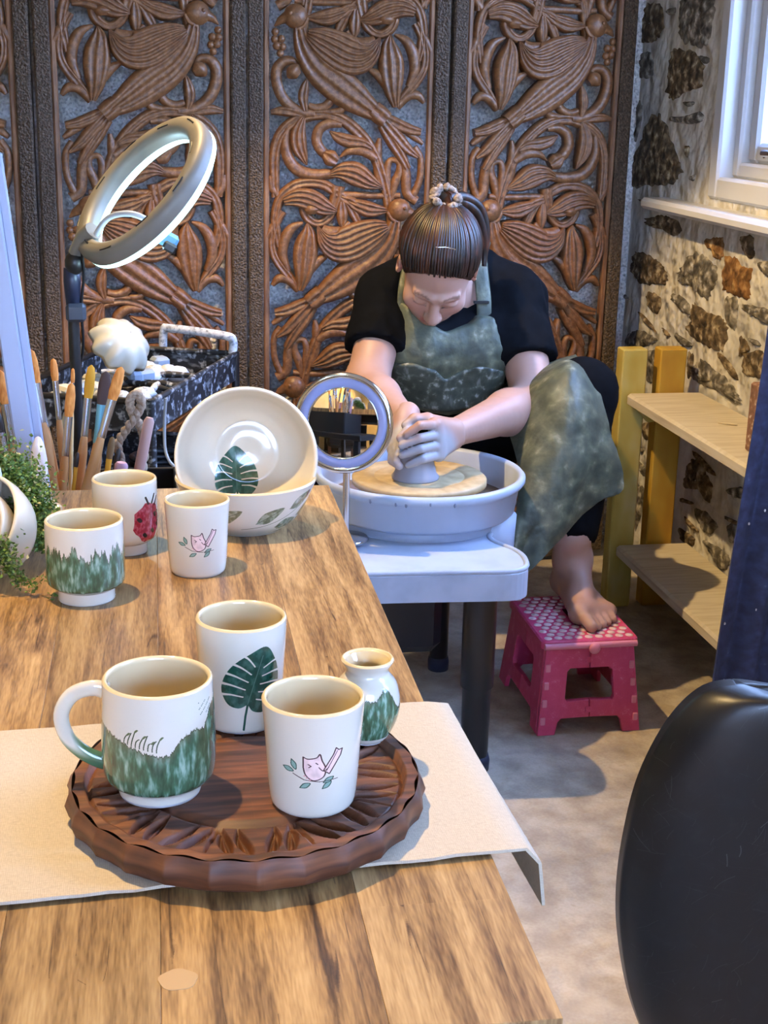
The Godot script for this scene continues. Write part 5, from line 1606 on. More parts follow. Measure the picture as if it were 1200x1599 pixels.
func build_brushes():
	# dark box that holds the brushes, standing on a side table just beyond the work table
	var st0 := thing("side_table", "small dark side table beyond the end of the work table", "table", Vector3(-0.08, 0, -1.83))
	obj("table_top", box_at(Vector3(0, 0.585, 0), Vector3(0.5, 0.03, 0.24), 0.004), M.black_metal, st0)
	for e in [Vector2(-0.22, -0.1), Vector2(0.22, -0.1), Vector2(-0.22, 0.1), Vector2(0.22, 0.1)]:
		obj("leg", box_at(Vector3(e.x, 0.285, e.y), Vector3(0.03, 0.57, 0.03), 0.003), M.black_metal, st0)
	var bx := thing("brush_box", "open black box full of paint brushes beyond the table", "box", Vector3(-0.08, 0.6005, -1.83))
	for e in [[Vector3(0, 0.055, 0.1), Vector3(0.28, 0.11, 0.006)], [Vector3(0, 0.055, -0.1), Vector3(0.28, 0.11, 0.006)], [Vector3(-0.14, 0.055, 0), Vector3(0.006, 0.11, 0.194)], [Vector3(0.14, 0.055, 0), Vector3(0.006, 0.11, 0.194)]]:
		obj("side", box_at(e[0], e[1], 0.001), M.black_metal, bx)
	obj("bottom", box_at(Vector3(0, 0.003, 0), Vector3(0.274, 0.006, 0.194), 0.0), M.black_metal, bx)
	var orange := patterned(noise_image(64, 128, 0.2, [[0.0, c8(190, 110, 40)], [1.0, c8(240, 168, 88)]], 151, 2, Vector2i(1, 8)), Vector3.ONE * 20.0, 0.8)
	var gold := plain(c8(206, 148, 36), 0.8)
	var brown := plain(c8(74, 58, 54), 0.9)
	var steel := plain(c8(190, 198, 208), 0.25, 1.0)
	var blue := plain(c8(120, 186, 206), 0.3, 0.6)
	var wood := patterned(noise_image(64, 256, 0.05, [[0.0, c8(176, 122, 70)], [1.0, c8(214, 166, 112)]], 152, 3, Vector2i(1, 6)), Vector3.ONE * 6.0, 0.45)
	var dark := plain(c8(34, 26, 24), 0.4)
	var pinkw := plain(c8(186, 150, 140), 0.5)
	# [tip x, tip y, foot x, foot y, depth, half width m, bristle, ferrule, handle, flat, label]
	var list := [
		[46, 545, 84, 770, -1.78, 0.0085, orange, steel, wood, 0.45, "wide flat paint brush with orange bristles beside the white bar"],
		[54, 572, 95, 775, -1.80, 0.0045, orange, steel, wood, 0.8, "slim paint brush with an orange tip behind the wide flat brush"],
		[83, 560, 104, 780, -1.84, 0.0055, orange, steel, wood, 1.0, "tall round brush with a pale orange pointed tip"],
		[114, 575, 110, 775, -1.86, 0.0030, orange, steel, plain(c8(214, 186, 130), 0.5), 1.0, "thinnest liner brush with a tiny orange tip"],
		[112, 598, 96, 780, -1.79, 0.0068, orange, steel, wood, 0.9, "round mop brush with a burnt orange teardrop tip"],
		[143, 570, 122, 775, -1.82, 0.0070, gold, steel, wood, 0.6, "flat square brush with golden yellow bristles"],
		[166, 580, 142, 780, -1.80, 0.0088, brown, blue, wood, 0.55, "brush with dark brown domed bristles and a blue ferrule"],
		[190, 573, 130, 780, -1.77, 0.0078, orange, steel, wood, 0.7, "angled brush with a light orange tip, leaning to the right"],
		[0, 578, 30, 770, -1.80, 0.0070, orange, steel, wood, 0.8, "paint brush half hidden behind the white bar"],
		[-6, 640, 22, 775, -1.77, 0.0060, dark, steel, wood, 0.8, "dark tipped brush beyond the white bar at the plant"],
		[176, 682, 160, 785, -1.76, 0.0050, plain(c8(110, 84, 50), 0.8), gold, gold, 0.7, "short brush with worn brown bristles and brass ferrule"],
		[186, 700, 172, 790, -1.79, 0.0045, dark, steel, dark, 0.9, "short dark brush with a grey ferrule among the tall ones"],
		[121, 706, 112, 790, -1.765, 0.0035, dark, gold, dark, 1.0, "slim dark handled brush with a brass band"],
		[102, 642, 98, 775, -1.87, 0.0045, steel, steel, wood, 1.0, "metal tipped needle tool among the brushes"],
	]
	for b in list:
		var tip := pz(b[0], b[1], b[4])
		var low := pz(b[2], b[3], b[4] + 0.01)
		low = tip + (low - tip) * ((tip.y - 0.612) / (tip.y - low.y))
		var t := thing("paint_brush", b[10], "paint brush", low, 0.0, "paint brushes in the black box")
		var d := tip - low
		var w: float = b[5] * 0.9
		var L := d.length()
		var u := d / L
		var bl := 0.045 if w > 0.0035 else 0.02
		if w < 0.006 and w > 0.0035: bl = 0.03
		var fl := bl + (0.05 if w > 0.0035 else 0.03)
		var st := new_st()
		add_tube(st, [u * (L - bl), u * (L - bl * 0.7), u * (L - bl * 0.35), u * (L - bl * 0.08), u * L], [w * 0.8, w * 1.02, w * 0.98, w * 0.7, w * 0.15], 12, false, b[9], true, Vector3.BACK)
		obj("bristles", done(st), b[6], t)
		st = new_st()
		add_tube(st, [u * (L - fl), u * (L - fl + 0.004), u * (L - fl + 0.012), u * (L - bl * 0.95)], [w * 0.72, w * 0.8, w * 0.74, w * 0.86], 12, false, lerpf(b[9], 1.0, 0.4), true, Vector3.BACK)
		obj("ferrule", done(st), b[7], t)
		st = new_st()
		add_tube(st, [Vector3.ZERO, u * 0.05, u * (L * 0.35), u * (L - fl - 0.02), u * (L - fl + 0.002)], [w * 0.55, w * 0.75, w * 0.95, w * 1.0, w * 0.7], 12)
		obj("handle", done(st), b[8], t)
	# wooden handled tools and a twine loop
	var pk := pz(190, 722, -1.74)
	var e1 := pz(182, 800, -1.74)
	var tl := thing("trimming_tool", "mauve handled trimming tool standing among the brushes", "tool", e1)
	obj("handle", tube([Vector3.ZERO, (pk - e1) * 0.5, (pk - e1) * 0.95, pk - e1], [0.008, 0.0088, 0.0085, 0.006], 14), plain(c8(172, 132, 146), 0.6), tl)
	obj("blade", tube([Vector3.ZERO, Vector3(0, -0.06, 0)], 0.003, 8), steel, tl)
	var pa := pz(234, 652, -1.8)
	var pb := pz(204, 800, -1.79)
	tl = thing("trimming_tool", "long pale pink wooden handled tool leaning at the twine loop", "tool", pb)
	obj("handle", tube([(pa - pb) * 0.32, (pa - pb) * 0.6, (pa - pb) * 0.96, pa - pb], [0.0068, 0.0072, 0.0070, 0.0045], 14), pinkw, tl)
	obj("shank", tube([Vector3.ZERO, (pa - pb) * 0.33], 0.006, 10), dark, tl)
	# twine
	var tw := []
	for q in curve([pz(196, 775, -1.83), pz(190, 725, -1.83), pz(184, 695, -1.83), pz(196, 672, -1.83), pz(212, 650, -1.83), pz(221, 630, -1.83), pz(214, 616, -1.83), pz(204, 622, -1.83), pz(205, 640, -1.83), pz(214, 656, -1.835), pz(222, 672, -1.84), pz(226, 700, -1.84), pz(222, 740, -1.84), pz(216, 780, -1.84)], 8): tw.append(q)
	var ts := new_st()
	for s in 2:
		var sp := []
		for i in tw.size(): sp.append(tw[i] + Vector3(cos(i * 0.9 + s * PI), sin(i * 0.9 + s * PI), 0) * 0.0026 + Vector3(0, 0, 0.003 * sin(i * 0.9 + s * PI)))
		add_tube(ts, sp, 0.0042, 8)
	var to := obj("twine_loop", done(ts), patterned(noise_image(128, 128, 0.1, [[0.0, c8(120, 102, 84)], [1.0, c8(186, 170, 150)]], 155, 3), Vector3.ONE * 12.0, 0.95))
	tag(to, "thick twisted twine loop standing up among the tools", "twine")

func build_plant():
	# white bar leaning at the table's end
	var f0 := pz(58, 752, -1.60)
	var f1 := pz(-16, 250, -1.62)
	var t := thing("display_frame", "white painted wooden frame bar leaning at the table's end", "frame", Vector3(f0.x, TABLE, f0.z))
	var d := (f1 - f0).normalized()
	var L := (f1 - f0).length()
	var bs := Basis(d.cross(Vector3.BACK).normalized() * -1.0, d, Vector3.BACK)
	bs = Basis(d.cross(Vector3.BACK).normalized(), d, d.cross(Vector3.BACK).normalized().cross(d))
	var o := t.position
	var M_bar := plain(c8(146, 157, 184), 0.4)
	obj("bar", box_at((f0 + f1) * 0.5 - o + bs.x * -0.006 + Vector3(0, -0.008, 0), Vector3(0.022, L + 0.03, 0.018), 0.002, bs), M_bar, t)
	obj("rebate", box_at((f0 + f1) * 0.5 - o + bs.x * 0.009 + Vector3(0, -0.008, -0.004), Vector3(0.010, L + 0.03, 0.012), 0.0015, bs), M_bar, t)
	var top: Vector3 = f1 - o
	obj("top_bar", box_at(top + Vector3(-0.2, 0, 0), Vector3(0.42, 0.022, 0.018), 0.002), M_bar, t)
	obj("bar", box_at((f0 + f1) * 0.5 - o + Vector3(-0.40, -0.008, 0), Vector3(0.022, L + 0.03, 0.018), 0.002, Basis(Vector3.BACK, 0.12)), M_bar, t)
	# white oval rib standing on its little tile
	var rb := pz(62, 770, -1.575)
	var rib := thing("oval_rib", "smooth white oval potter's rib standing upright at the table's end", "tool", Vector3(rb.x, TABLE + 0.008, rb.z))
	obj("blade", ball(Vector3(0.001, 0.038, 0), Vector3(0.0095, 0.038, 0.006), 20), glaze(c8(214, 214, 226), 0.3), rib)
	obj("eyelet", lathe([Vector2(0.0016, -0.0004), Vector2(0.0016, 0.0008), Vector2(0, 0.0008)], 10, Vector3(0.002, 0.040, 0.0058), Basis(Vector3.RIGHT, PI / 2)), plain(c8(50, 50, 60), 0.6), rib)
	var tl := obj("test_tile", prism(add_rounded_outline([Vector2(-0.02, -0.018), Vector2(0.02, -0.02), Vector2(0.006, 0.022), Vector2(-0.02, 0.02)], 0.005, 4), 0.008, Transform3D(Basis(Vector3.RIGHT, Vector3.FORWARD, Vector3.UP), Vector3(rb.x + 0.006, TABLE, rb.z)), 0.0015), M.cream_glaze)
	tag(tl, "small cream ceramic tile lying under the oval rib", "tile")
	# nested ceramic shells with moss plant
	var pc := Vector3(-0.137, TABLE, -1.355)
	var pl := thing("planter", "cream shell-shaped ceramic planter with green trailing moss", "planter", pc)
	var prof := []
	for q in curve([Vector2(0.012, 0.0), Vector2(0.028, 0.006), Vector2(0.046, 0.022), Vector2(0.056, 0.044), Vector2(0.059, 0.062)], 4): prof.append(q)
	var bowl := prof.duplicate()
	bowl.append(Vector2(0.057, 0.0645)); bowl.append(Vector2(0.054, 0.062))
	for i in range(prof.size() - 2, 1, -1): bowl.append(Vector2(prof[i].x - 0.005, prof[i].y + 0.001))
	bowl.append(Vector2(0.0, 0.008))
	var ax := Vector3(-0.66, 0.52, 0.54).normalized()
	var tilt := Basis(ax.cross(Vector3.BACK).normalized(), ax, ax.cross(Vector3.BACK).normalized().cross(ax))
	obj("outer_shell", lathe(bowl.map(func(q): return q * 0.9), 48, Vector3(0.026, 0.02, -0.026), tilt), glaze(c8(198, 188, 164), 0.45), pl)
	var b2 := []
	for q in bowl: b2.append(q * 0.82)
	obj("inner_shell", lathe(b2.map(func(q): return q * 0.9), 48, Vector3(0.008, 0.03, -0.01), tilt * Basis(Vector3.RIGHT, 0.15)), glaze(c8(190, 182, 162), 0.45), pl)
	obj("back_shell", lathe(b2, 48, Vector3(0.0, 0.062, -0.03), tilt * Basis(Vector3.RIGHT, -0.3)), glaze(c8(220, 220, 222), 0.35), pl)
	var jar := obj("storage_jar", lathe([Vector2(0, 0), Vector2(0.036, 0.0), Vector2(0.041, 0.02), Vector2(0.041, 0.1), Vector2(0.033, 0.13), Vector2(0.034, 0.14), Vector2(0.03, 0.14), Vector2(0.029, 0.13), Vector2(0.036, 0.1), Vector2(0.035, 0.01), Vector2(0, 0.008)], 40), M.cream_glaze, null, Vector3(-0.158, TABLE, -1.0))  # unseen jar, added so that its shadow falls along the table's left side
	tag(jar, "tall cream jar out of view, added to cast a shadow on the table", "jar")
	# foliage: small leaves on many short stems, too many to count
	var leaf := new_st()
	smooth(leaf, false)
	for q in [[Vector3(0, 0, 0), Vector3(0.0016, 0.002, 0.0006), Vector3(0, 0.0046, 0)], [Vector3(0, 0, 0), Vector3(0, 0.0046, 0), Vector3(-0.0016, 0.002, 0.0006)]]:
		for v in q: leaf.add_vertex(v)
	var lm := done(leaf)
	var gm := StandardMaterial3D.new()
	gm.vertex_color_use_as_albedo = true
	gm.roughness = 0.6
	gm.backlight_enabled = true
	gm.backlight = Color(0.2, 0.3, 0.08)
	gm.cull_mode = BaseMaterial3D.CULL_DISABLED
	var mm := MultiMesh.new()
	mm.transform_format = MultiMesh.TRANSFORM_3D
	mm.use_colors = true
	mm.mesh = lm
	rng.seed = 12
	var places := []
	# [centre pixel, depth, half size]
	var tufts := [[20, 745, -1.44, 0.026, 1700], [42, 775, -1.42, 0.022, 1600], [55, 800, -1.40, 0.017, 900], [10, 770, -1.44, 0.02, 500], [60, 830, -1.385, 0.011, 420], [30, 790, -1.40, 0.016, 700], [66, 850, -1.375, 0.008, 160], [2, 735, -1.46, 0.024, 600], [5, 862, -1.30, 0.013, 260], [14, 884, -1.29, 0.008, 120], [30, 905, -1.285, 0.007, 70], [70, 905, -1.28, 0.005, 16], [84, 935, -1.27, 0.004, 10], [50, 912, -1.28, 0.006, 26]]
	for f in tufts:
		var c := pz(f[0], f[1], f[2])
		if c.y < TABLE + 0.004: c.y = TABLE + 0.004
		for k in f[4]:
			var v: Vector3 = Vector3(rng.randfn(), rng.randfn(), rng.randfn()) * f[3] * 0.55
			var p: Vector3 = c + v
			if p.y < TABLE + 0.001: p.y = TABLE + 0.001 + rng.randf() * 0.003
			places.append(p - pc)
	mm.instance_count = places.size()
	for i in places.size():
		var bq := Basis.from_euler(Vector3(rng.randf() * TAU, rng.randf() * TAU, rng.randf() * TAU)).scaled(Vector3.ONE * rng.randf_range(0.7, 1.4))
		mm.set_instance_transform(i, Transform3D(bq, places[i]))
		var g := rng.randf()
		mm.set_instance_color(i, Color(0.035 + 0.09 * g, 0.085 + 0.13 * g, 0.012 + 0.025 * g).lerp(Color(0.55, 0.5, 0.25), 1.0 if rng.randf() < 0.04 else 0.0))
	var fo := MultiMeshInstance3D.new()
	fo.name = "moss_foliage"
	fo.multimesh = mm
	fo.material_override = gm
	pl.add_child(fo)
	fo.set_meta("kind", "stuff")
	fo.set_meta("label", "bright green trailing moss leaves")

# ---------------------------------------------------------------- smooth bodies: distance fields meshed as surface nets
func field(lo: Vector3, hi: Vector3, cell: float) -> Dictionary:
	var n := Vector3i(((hi - lo) / cell).ceil()) + Vector3i.ONE
	var f := PackedFloat32Array()
	f.resize(n.x * n.y * n.z)
	f.fill(1.0)
	return {"lo": lo, "n": n, "c": cell, "f": f}
func span(g: Dictionary, lo: Vector3, hi: Vector3) -> Array:
	var n: Vector3i = g.n
	var a := Vector3i(((lo - g.lo) / g.c).floor()).clamp(Vector3i.ZERO, n - Vector3i.ONE)
	var b := Vector3i(((hi - g.lo) / g.c).ceil()).clamp(Vector3i.ZERO, n - Vector3i.ONE)
	return [a, b]
# tapered limb from a to b; end_cut trims it flat at b
func limb(g: Dictionary, a: Vector3, b: Vector3, ra: float, rb: float, k := 0.02, end_cut := false, squash := 1.0, squash_axis := Vector3.ZERO):
	var m: float = maxf(ra, rb) + k + g.c * 3.0
	var s := span(g, a.min(b) - Vector3.ONE * m, a.max(b) + Vector3.ONE * m)
	var f: PackedFloat32Array = g.f
	var n: Vector3i = g.n
	var c: float = g.c
	var lo: Vector3 = g.lo
	var ab := b - a
	var l2 := maxf(ab.length_squared(), 1e-9)
	var dir := ab.normalized()
	var sq := squash_axis != Vector3.ZERO
	for z in range(s[0].z, s[1].z + 1):
		for y in range(s[0].y, s[1].y + 1):
			var row := (z * n.y + y) * n.x
			var p := lo + Vector3(s[0].x, y, z) * c
			for x in range(s[0].x, s[1].x + 1):
				var ap := p - a
				var t := clampf(ap.dot(ab) / l2, 0.0, 1.0)
				var q := ap - ab * t
				if sq: q += squash_axis * (q.dot(squash_axis) * (1.0 / squash - 1.0))
				var d := q.length() - (ra + (rb - ra) * t)
				if end_cut: d = maxf(d, (p - b).dot(dir))
				var o := f[row + x]
				if k > 0.0:
					var h := maxf(k - absf(o - d), 0.0) / k
					f[row + x] = minf(o, d) - h * h * k * 0.25
				else:
					f[row + x] = minf(o, d)
				p.x += c
	g.f = f
func egg(g: Dictionary, at: Vector3, r: Vector3, k := 0.02, basis := Basis.IDENTITY, carve := false):
	var m: float = maxf(r.x, maxf(r.y, r.z)) + k + g.c * 3.0
	var s := span(g, at - Vector3.ONE * m, at + Vector3.ONE * m)
	var f: PackedFloat32Array = g.f
	var n: Vector3i = g.n
	var c: float = g.c
	var lo: Vector3 = g.lo
	var inv := basis.transposed()
	for z in range(s[0].z, s[1].z + 1):
		for y in range(s[0].y, s[1].y + 1):
			var row := (z * n.y + y) * n.x
			for x in range(s[0].x, s[1].x + 1):
				var p := inv * (lo + Vector3(x, y, z) * c - at)
				var a := p / r
				var k0 := a.length()
				var k1 := (a / r).length()
				var d := k0 * (k0 - 1.0) / maxf(k1, 1e-6)
				var o := f[row + x]
				if carve:
					var h := maxf(k - absf(o + d), 0.0) / maxf(k, 1e-6)
					f[row + x] = maxf(o, -d) + h * h * k * 0.25
				else:
					var h := maxf(k - absf(o - d), 0.0) / maxf(k, 1e-6)
					f[row + x] = minf(o, d) - h * h * k * 0.25
	g.f = f
func keep_below(g: Dictionary, at: Vector3, normal: Vector3, soft := 0.0):   # removes what lies beyond the plane
	var f: PackedFloat32Array = g.f
	var n: Vector3i = g.n
	var i := 0
	for z in n.z:
		for y in n.y:
			for x in n.x:
				var d: float = (g.lo + Vector3(x, y, z) * g.c - at).dot(normal)
				f[i] = maxf(f[i], d)
				i += 1
	g.f = f
func keep_inside(g: Dictionary, poly: PackedVector2Array):   # an outline in x and y
	var f: PackedFloat32Array = g.f
	var n: Vector3i = g.n
	var lo: Vector3 = g.lo
	var c: float = g.c
	for y in n.y:
		for x in n.x:
			var p := Vector2(lo.x + x * c, lo.y + y * c)
			var best := 9.0
			for i in poly.size():
				best = minf(best, p.distance_to(Geometry2D.get_closest_point_to_segment(p, poly[i], poly[(i + 1) % poly.size()])))
			var d := -best if Geometry2D.is_point_in_polygon(p, poly) else best
			for z in n.z:
				var q := (z * n.y + y) * n.x + x
				f[q] = maxf(f[q], d)
	g.f = f
func net(st: SurfaceTool, g: Dictionary, paint = null, shift = null):
	smooth(st, true)
	st.set_uv(Vector2.ZERO)
	var f: PackedFloat32Array = g.f
	var n: Vector3i = g.n
	var c: float = g.c
	var lo: Vector3 = g.lo
	var sx := 1
	var sy := n.x
	var sz := n.x * n.y
	var at := {}
	for z in n.z - 1:
		for y in n.y - 1:
			var row := z * sz + y * sy
			for x in n.x - 1:
				var i := row + x
				var v0 := f[i]; var v1 := f[i + 1]; var v2 := f[i + sy]; var v3 := f[i + sy + 1]
				var v4 := f[i + sz]; var v5 := f[i + sz + 1]; var v6 := f[i + sz + sy]; var v7 := f[i + sz + sy + 1]
				var neg := int(v0 < 0.0) + int(v1 < 0.0) + int(v2 < 0.0) + int(v3 < 0.0) + int(v4 < 0.0) + int(v5 < 0.0) + int(v6 < 0.0) + int(v7 < 0.0)
				if neg == 0 or neg == 8: continue
				var sum := Vector3.ZERO
				var k := 0
				if (v0 < 0.0) != (v1 < 0.0): sum += Vector3(v0 / (v0 - v1), 0, 0); k += 1
				if (v2 < 0.0) != (v3 < 0.0): sum += Vector3(v2 / (v2 - v3), 1, 0); k += 1
				if (v4 < 0.0) != (v5 < 0.0): sum += Vector3(v4 / (v4 - v5), 0, 1); k += 1
				if (v6 < 0.0) != (v7 < 0.0): sum += Vector3(v6 / (v6 - v7), 1, 1); k += 1
				if (v0 < 0.0) != (v2 < 0.0): sum += Vector3(0, v0 / (v0 - v2), 0); k += 1
				if (v1 < 0.0) != (v3 < 0.0): sum += Vector3(1, v1 / (v1 - v3), 0); k += 1
				if (v4 < 0.0) != (v6 < 0.0): sum += Vector3(0, v4 / (v4 - v6), 1); k += 1
				if (v5 < 0.0) != (v7 < 0.0): sum += Vector3(1, v5 / (v5 - v7), 1); k += 1
				if (v0 < 0.0) != (v4 < 0.0): sum += Vector3(0, 0, v0 / (v0 - v4)); k += 1
				if (v1 < 0.0) != (v5 < 0.0): sum += Vector3(1, 0, v1 / (v1 - v5)); k += 1
				if (v2 < 0.0) != (v6 < 0.0): sum += Vector3(0, 1, v2 / (v2 - v6)); k += 1
				if (v3 < 0.0) != (v7 < 0.0): sum += Vector3(1, 1, v3 / (v3 - v7)); k += 1
				var p := lo + (Vector3(x, y, z) + sum / k) * c
				if shift != null: p = shift.call(p)
				at[i] = p
	var put := func(a: int, b: int, d: int, e: int, flip: bool):
		if not (at.has(a) and at.has(b) and at.has(d) and at.has(e)): return
		var q := [a, b, d, a, d, e] if not flip else [a, d, b, a, e, d]
		for w in q:
			var p: Vector3 = at[w]
			if paint != null: st.set_color(paint.call(p))
			st.add_vertex(p)
	for i in at.keys():
		var v := f[i]
		# each edge that leaves this corner along +x, +y, +z
		var x: int = i % n.x
		var y: int = (i / n.x) % n.y
		var z: int = i / sz
		if y > 0 and z > 0 and (v < 0.0) != (f[i + sx] < 0.0): put.call(i - sy - sz, i - sz, i, i - sy, v < 0.0)
		if x > 0 and z > 0 and (v < 0.0) != (f[i + sy] < 0.0): put.call(i - sx - sz, i - sz, i, i - sx, v >= 0.0)
		if x > 0 and y > 0 and (v < 0.0) != (f[i + sz] < 0.0): put.call(i - sx - sy, i - sy, i, i - sx, v < 0.0)

# ---------------------------------------------------------------- the potter
func build_person():
	var t := thing("person", "potter in a black T-shirt and olive apron bent over the pottery wheel", "person", Vector3(0.74, 0, -3.1))
	var o := t.position
	var SL := pz(800, 474, -3.02); var SR := pz(604, 476, -3.02)
	var EL := pz(836, 628, -2.86); var ER := pz(572, 602, -2.88)
	var WL := pz(708, 676, -2.635); var WR := pz(634, 656, -2.665)
	var neck := Vector3(0.695, 0.85, -3.04)
	var HC := pz(684, 418, -2.875)
	var hz := Vector3(-0.16, -0.76, 0.60).normalized()
	var hx := (Vector3(0.97, -0.05, 0.10) - hz * hz.dot(Vector3(0.97, -0.05, 0.10))).normalized()
	var HB := Basis(hx, hz.cross(hx), hz)
	var head := func(x: float, y: float, z: float) -> Vector3: return HC + HB * Vector3(x, y, z)
	var skin := Color(0.41, 0.24, 0.185)
	var slip := Color(0.34, 0.34, 0.36)
	var clay := Vector3(0.545, 0.53, -2.59)
	var paint := func(p: Vector3) -> Color:
		var c := skin
		var d := p.distance_to(clay)
		if d < 0.105: c = c.lerp(slip, clampf((0.098 - d) / 0.02, 0.0, 0.92))
		return c
	var sm := StandardMaterial3D.new()
	sm.vertex_color_use_as_albedo = true
	sm.roughness = 0.5
	sm.subsurf_scatter_enabled = true
	sm.subsurf_scatter_strength = 0.08
	var st := new_st()
	# arms, shoulders, neck
	var g := field(Vector3(0.40, 0.50, -3.14), Vector3(0.98, 0.96, -2.60), 0.008)
	limb(g, SL.lerp(SR, 0.15), SL, 0.055, 0.055, 0.02)
	limb(g, SR.lerp(SL, 0.15), SR, 0.055, 0.055, 0.02)
	limb(g, SL.lerp(SR, 0.3) + Vector3(0, -0.02, 0), SR.lerp(SL, 0.3) + Vector3(0, -0.02, 0), 0.06, 0.06, 0.03)
	limb(g, SL, EL, 0.054, 0.047, 0.02)
	limb(g, SR, ER, 0.052, 0.044, 0.02)
	limb(g, EL, EL.lerp(WL, 0.35), 0.046, 0.046, 0.03)
	limb(g, EL.lerp(WL, 0.35), WL, 0.046, 0.027, 0.02)
	limb(g, ER, ER.lerp(WR, 0.35), 0.043, 0.042, 0.03)
	limb(g, ER.lerp(WR, 0.35), WR, 0.042, 0.026, 0.02)
	limb(g, neck + Vector3(0, -0.04, 0.03), head.call(0, -0.05, -0.045), 0.062, 0.052, 0.03)
	net(st, g, paint)
	hands(st, paint, WL, WR)
	# head
	g = field(HC - Vector3.ONE * 0.15, HC + Vector3.ONE * 0.15, 0.0036)
	egg(g, head.call(0, 0.03, -0.015), Vector3(0.074, 0.086, 0.095), 0.0, HB)
	egg(g, head.call(0, -0.03, 0.022), Vector3(0.064, 0.084, 0.066), 0.02, HB)
	egg(g, head.call(0, -0.074, 0.036), Vector3(0.048, 0.036, 0.046), 0.02, HB)
	for s in [-1.0, 1.0]:
		egg(g, head.call(s * 0.038, -0.034, 0.056), Vector3(0.026, 0.026, 0.022), 0.018, HB)
		limb(g, head.call(s * 0.010, 0.016, 0.083), head.call(s * 0.042, 0.014, 0.072), 0.010, 0.008, 0.012)
		egg(g, head.call(s * 0.030, -0.006, 0.098), Vector3(0.017, 0.012, 0.014), 0.008, HB, true)
		egg(g, head.call(s * 0.030, -0.006, 0.074), Vector3(0.016, 0.0125, 0.0135), 0.003, HB)
		egg(g, head.call(s * 0.011, -0.040, 0.096), Vector3(0.009, 0.008, 0.010), 0.005, HB)
		egg(g, head.call(s * 0.077, -0.008, -0.008), Vector3(0.009, 0.030, 0.018), 0.006, HB * Basis(Vector3.UP, s * 0.4))
		egg(g, head.call(s * 0.082, -0.006, -0.002), Vector3(0.006, 0.016, 0.009), 0.004, HB * Basis(Vector3.UP, s * 0.4), true)
	limb(g, head.call(0, 0.004, 0.084), head.call(0, -0.034, 0.106), 0.0085, 0.0125, 0.008)
	limb(g, head.call(-0.017, -0.066, 0.082), head.call(0.017, -0.066, 0.082), 0.0055, 0.0055, 0.005)
	limb(g, head.call(-0.014, -0.076, 0.080), head.call(0.014, -0.076, 0.080), 0.0062, 0.0062, 0.004)
	egg(g, head.call(0, -0.098, 0.064), Vector3(0.020, 0.016, 0.016), 0.015, HB)
	limb(g, head.call(0, -0.05, -0.045), neck + Vector3(0, -0.02, 0.03), 0.052, 0.060, 0.02)
	var inv := HB.transposed()
	var face := func(p: Vector3) -> Color:
		var q: Vector3 = inv * (p - HC)
		var c := skin
		if q.z > 0.05:
			if absf(q.y + 0.0705) < 0.0095 and absf(q.x) < 0.023: c = Color(0.40, 0.16, 0.14)
			var by: float = q.y - 0.021 + absf(absf(q.x) - 0.03) * 0.12
			if absf(by) < 0.0024 and absf(q.x) > 0.015 and absf(q.x) < 0.047: c = Color(0.2, 0.11, 0.08)
			var ey: float = q.y + 0.0155 - (absf(q.x) - 0.03) * 0.05
			if absf(ey) < 0.0022 and absf(absf(q.x) - 0.030) < 0.014: c = Color(0.05, 0.03, 0.025)
			if absf(q.x) > 0.02 and q.y < -0.015 and q.y > -0.06 and absf(q.x) < 0.055: c = c.lerp(Color(0.48, 0.23, 0.19), 0.45)
		return c
	net(st, g, face)
	# bare left foot on the step stool, and ankle
	var heel := py(884, 908, 0.22); heel.y = 0.222
	var ank := Vector3(heel.x + 0.002, 0.285, heel.z + 0.025)
	var shin := pz(894, 836, -2.70)
	var ball_in := py(906, 960, 0.21); ball_in.y = 0.2125
	var ball_out := py(951, 954, 0.204); ball_out.y = 0.205
	g = field(Vector3(0.80, 0.185, -2.86), Vector3(1.05, 0.40, -2.47), 0.0042)
	limb(g, ank, shin, 0.034, 0.043, 0.02)
	limb(g, heel, ank, 0.029, 0.033, 0.025)
	limb(g, heel, ball_out, 0.027, 0.013, 0.02)
	limb(g, ank + Vector3(0, -0.01, 0.015), ball_in.lerp(ball_out, 0.3) + Vector3(0, 0.008, -0.02), 0.034, 0.020, 0.03)
	limb(g, heel, ball_in, 0.026, 0.021, 0.02)
	limb(g, ball_in, ball_out, 0.0195, 0.013, 0.015)
	egg(g, ank + Vector3(0.03, -0.005, 0.0), Vector3(0.010, 0.012, 0.012), 0.012)
	var fd := (ball_in.lerp(ball_out, 0.5) - heel); fd.y = 0.0; fd = fd.normalized()
	for k in 5:
		var f := k / 4.0
		var b := ball_in.lerp(ball_out, f) + fd * 0.012
		var L: float = [0.042, 0.041, 0.037, 0.032, 0.027][k]
		var r: float = [0.0125, 0.0088, 0.0082, 0.0078, 0.0076][k]
		var side := Vector3(fd.z, 0, -fd.x) * ((f - 0.4) * -0.006)
		var mid := b + fd * L * 0.55 + side + Vector3(0, 0.002 if k > 0 else 0.0, 0)
		var tip := b + fd * L + side * 1.5
		mid.y = 0.1925 + r * 1.35; tip.y = 0.1925 + r * 0.95
		limb(g, b - fd * 0.014, mid, r * 1.15, r * 1.0, 0.007)
		limb(g, mid, tip, r * 1.0, r * 0.98, 0.003)
	keep_below(g, Vector3(0, 0.1932, 0), Vector3.DOWN)
	net(st, g, func(p: Vector3) -> Color: return skin)
	st.generate_normals()
	var mesh := st.commit()
	var body := obj("body", mesh, sm, t, -o)

	# T-shirt
	var black := patterned(noise_image(128, 128, 0.05, [[0.0, c8(7, 8, 11)], [1.0, c8(15, 17, 22)]], 161, 3), Vector3.ONE * 6.0, 0.85)
	black.metallic_specular = 0.2
	var folds := noise(9.0, 3, 4)
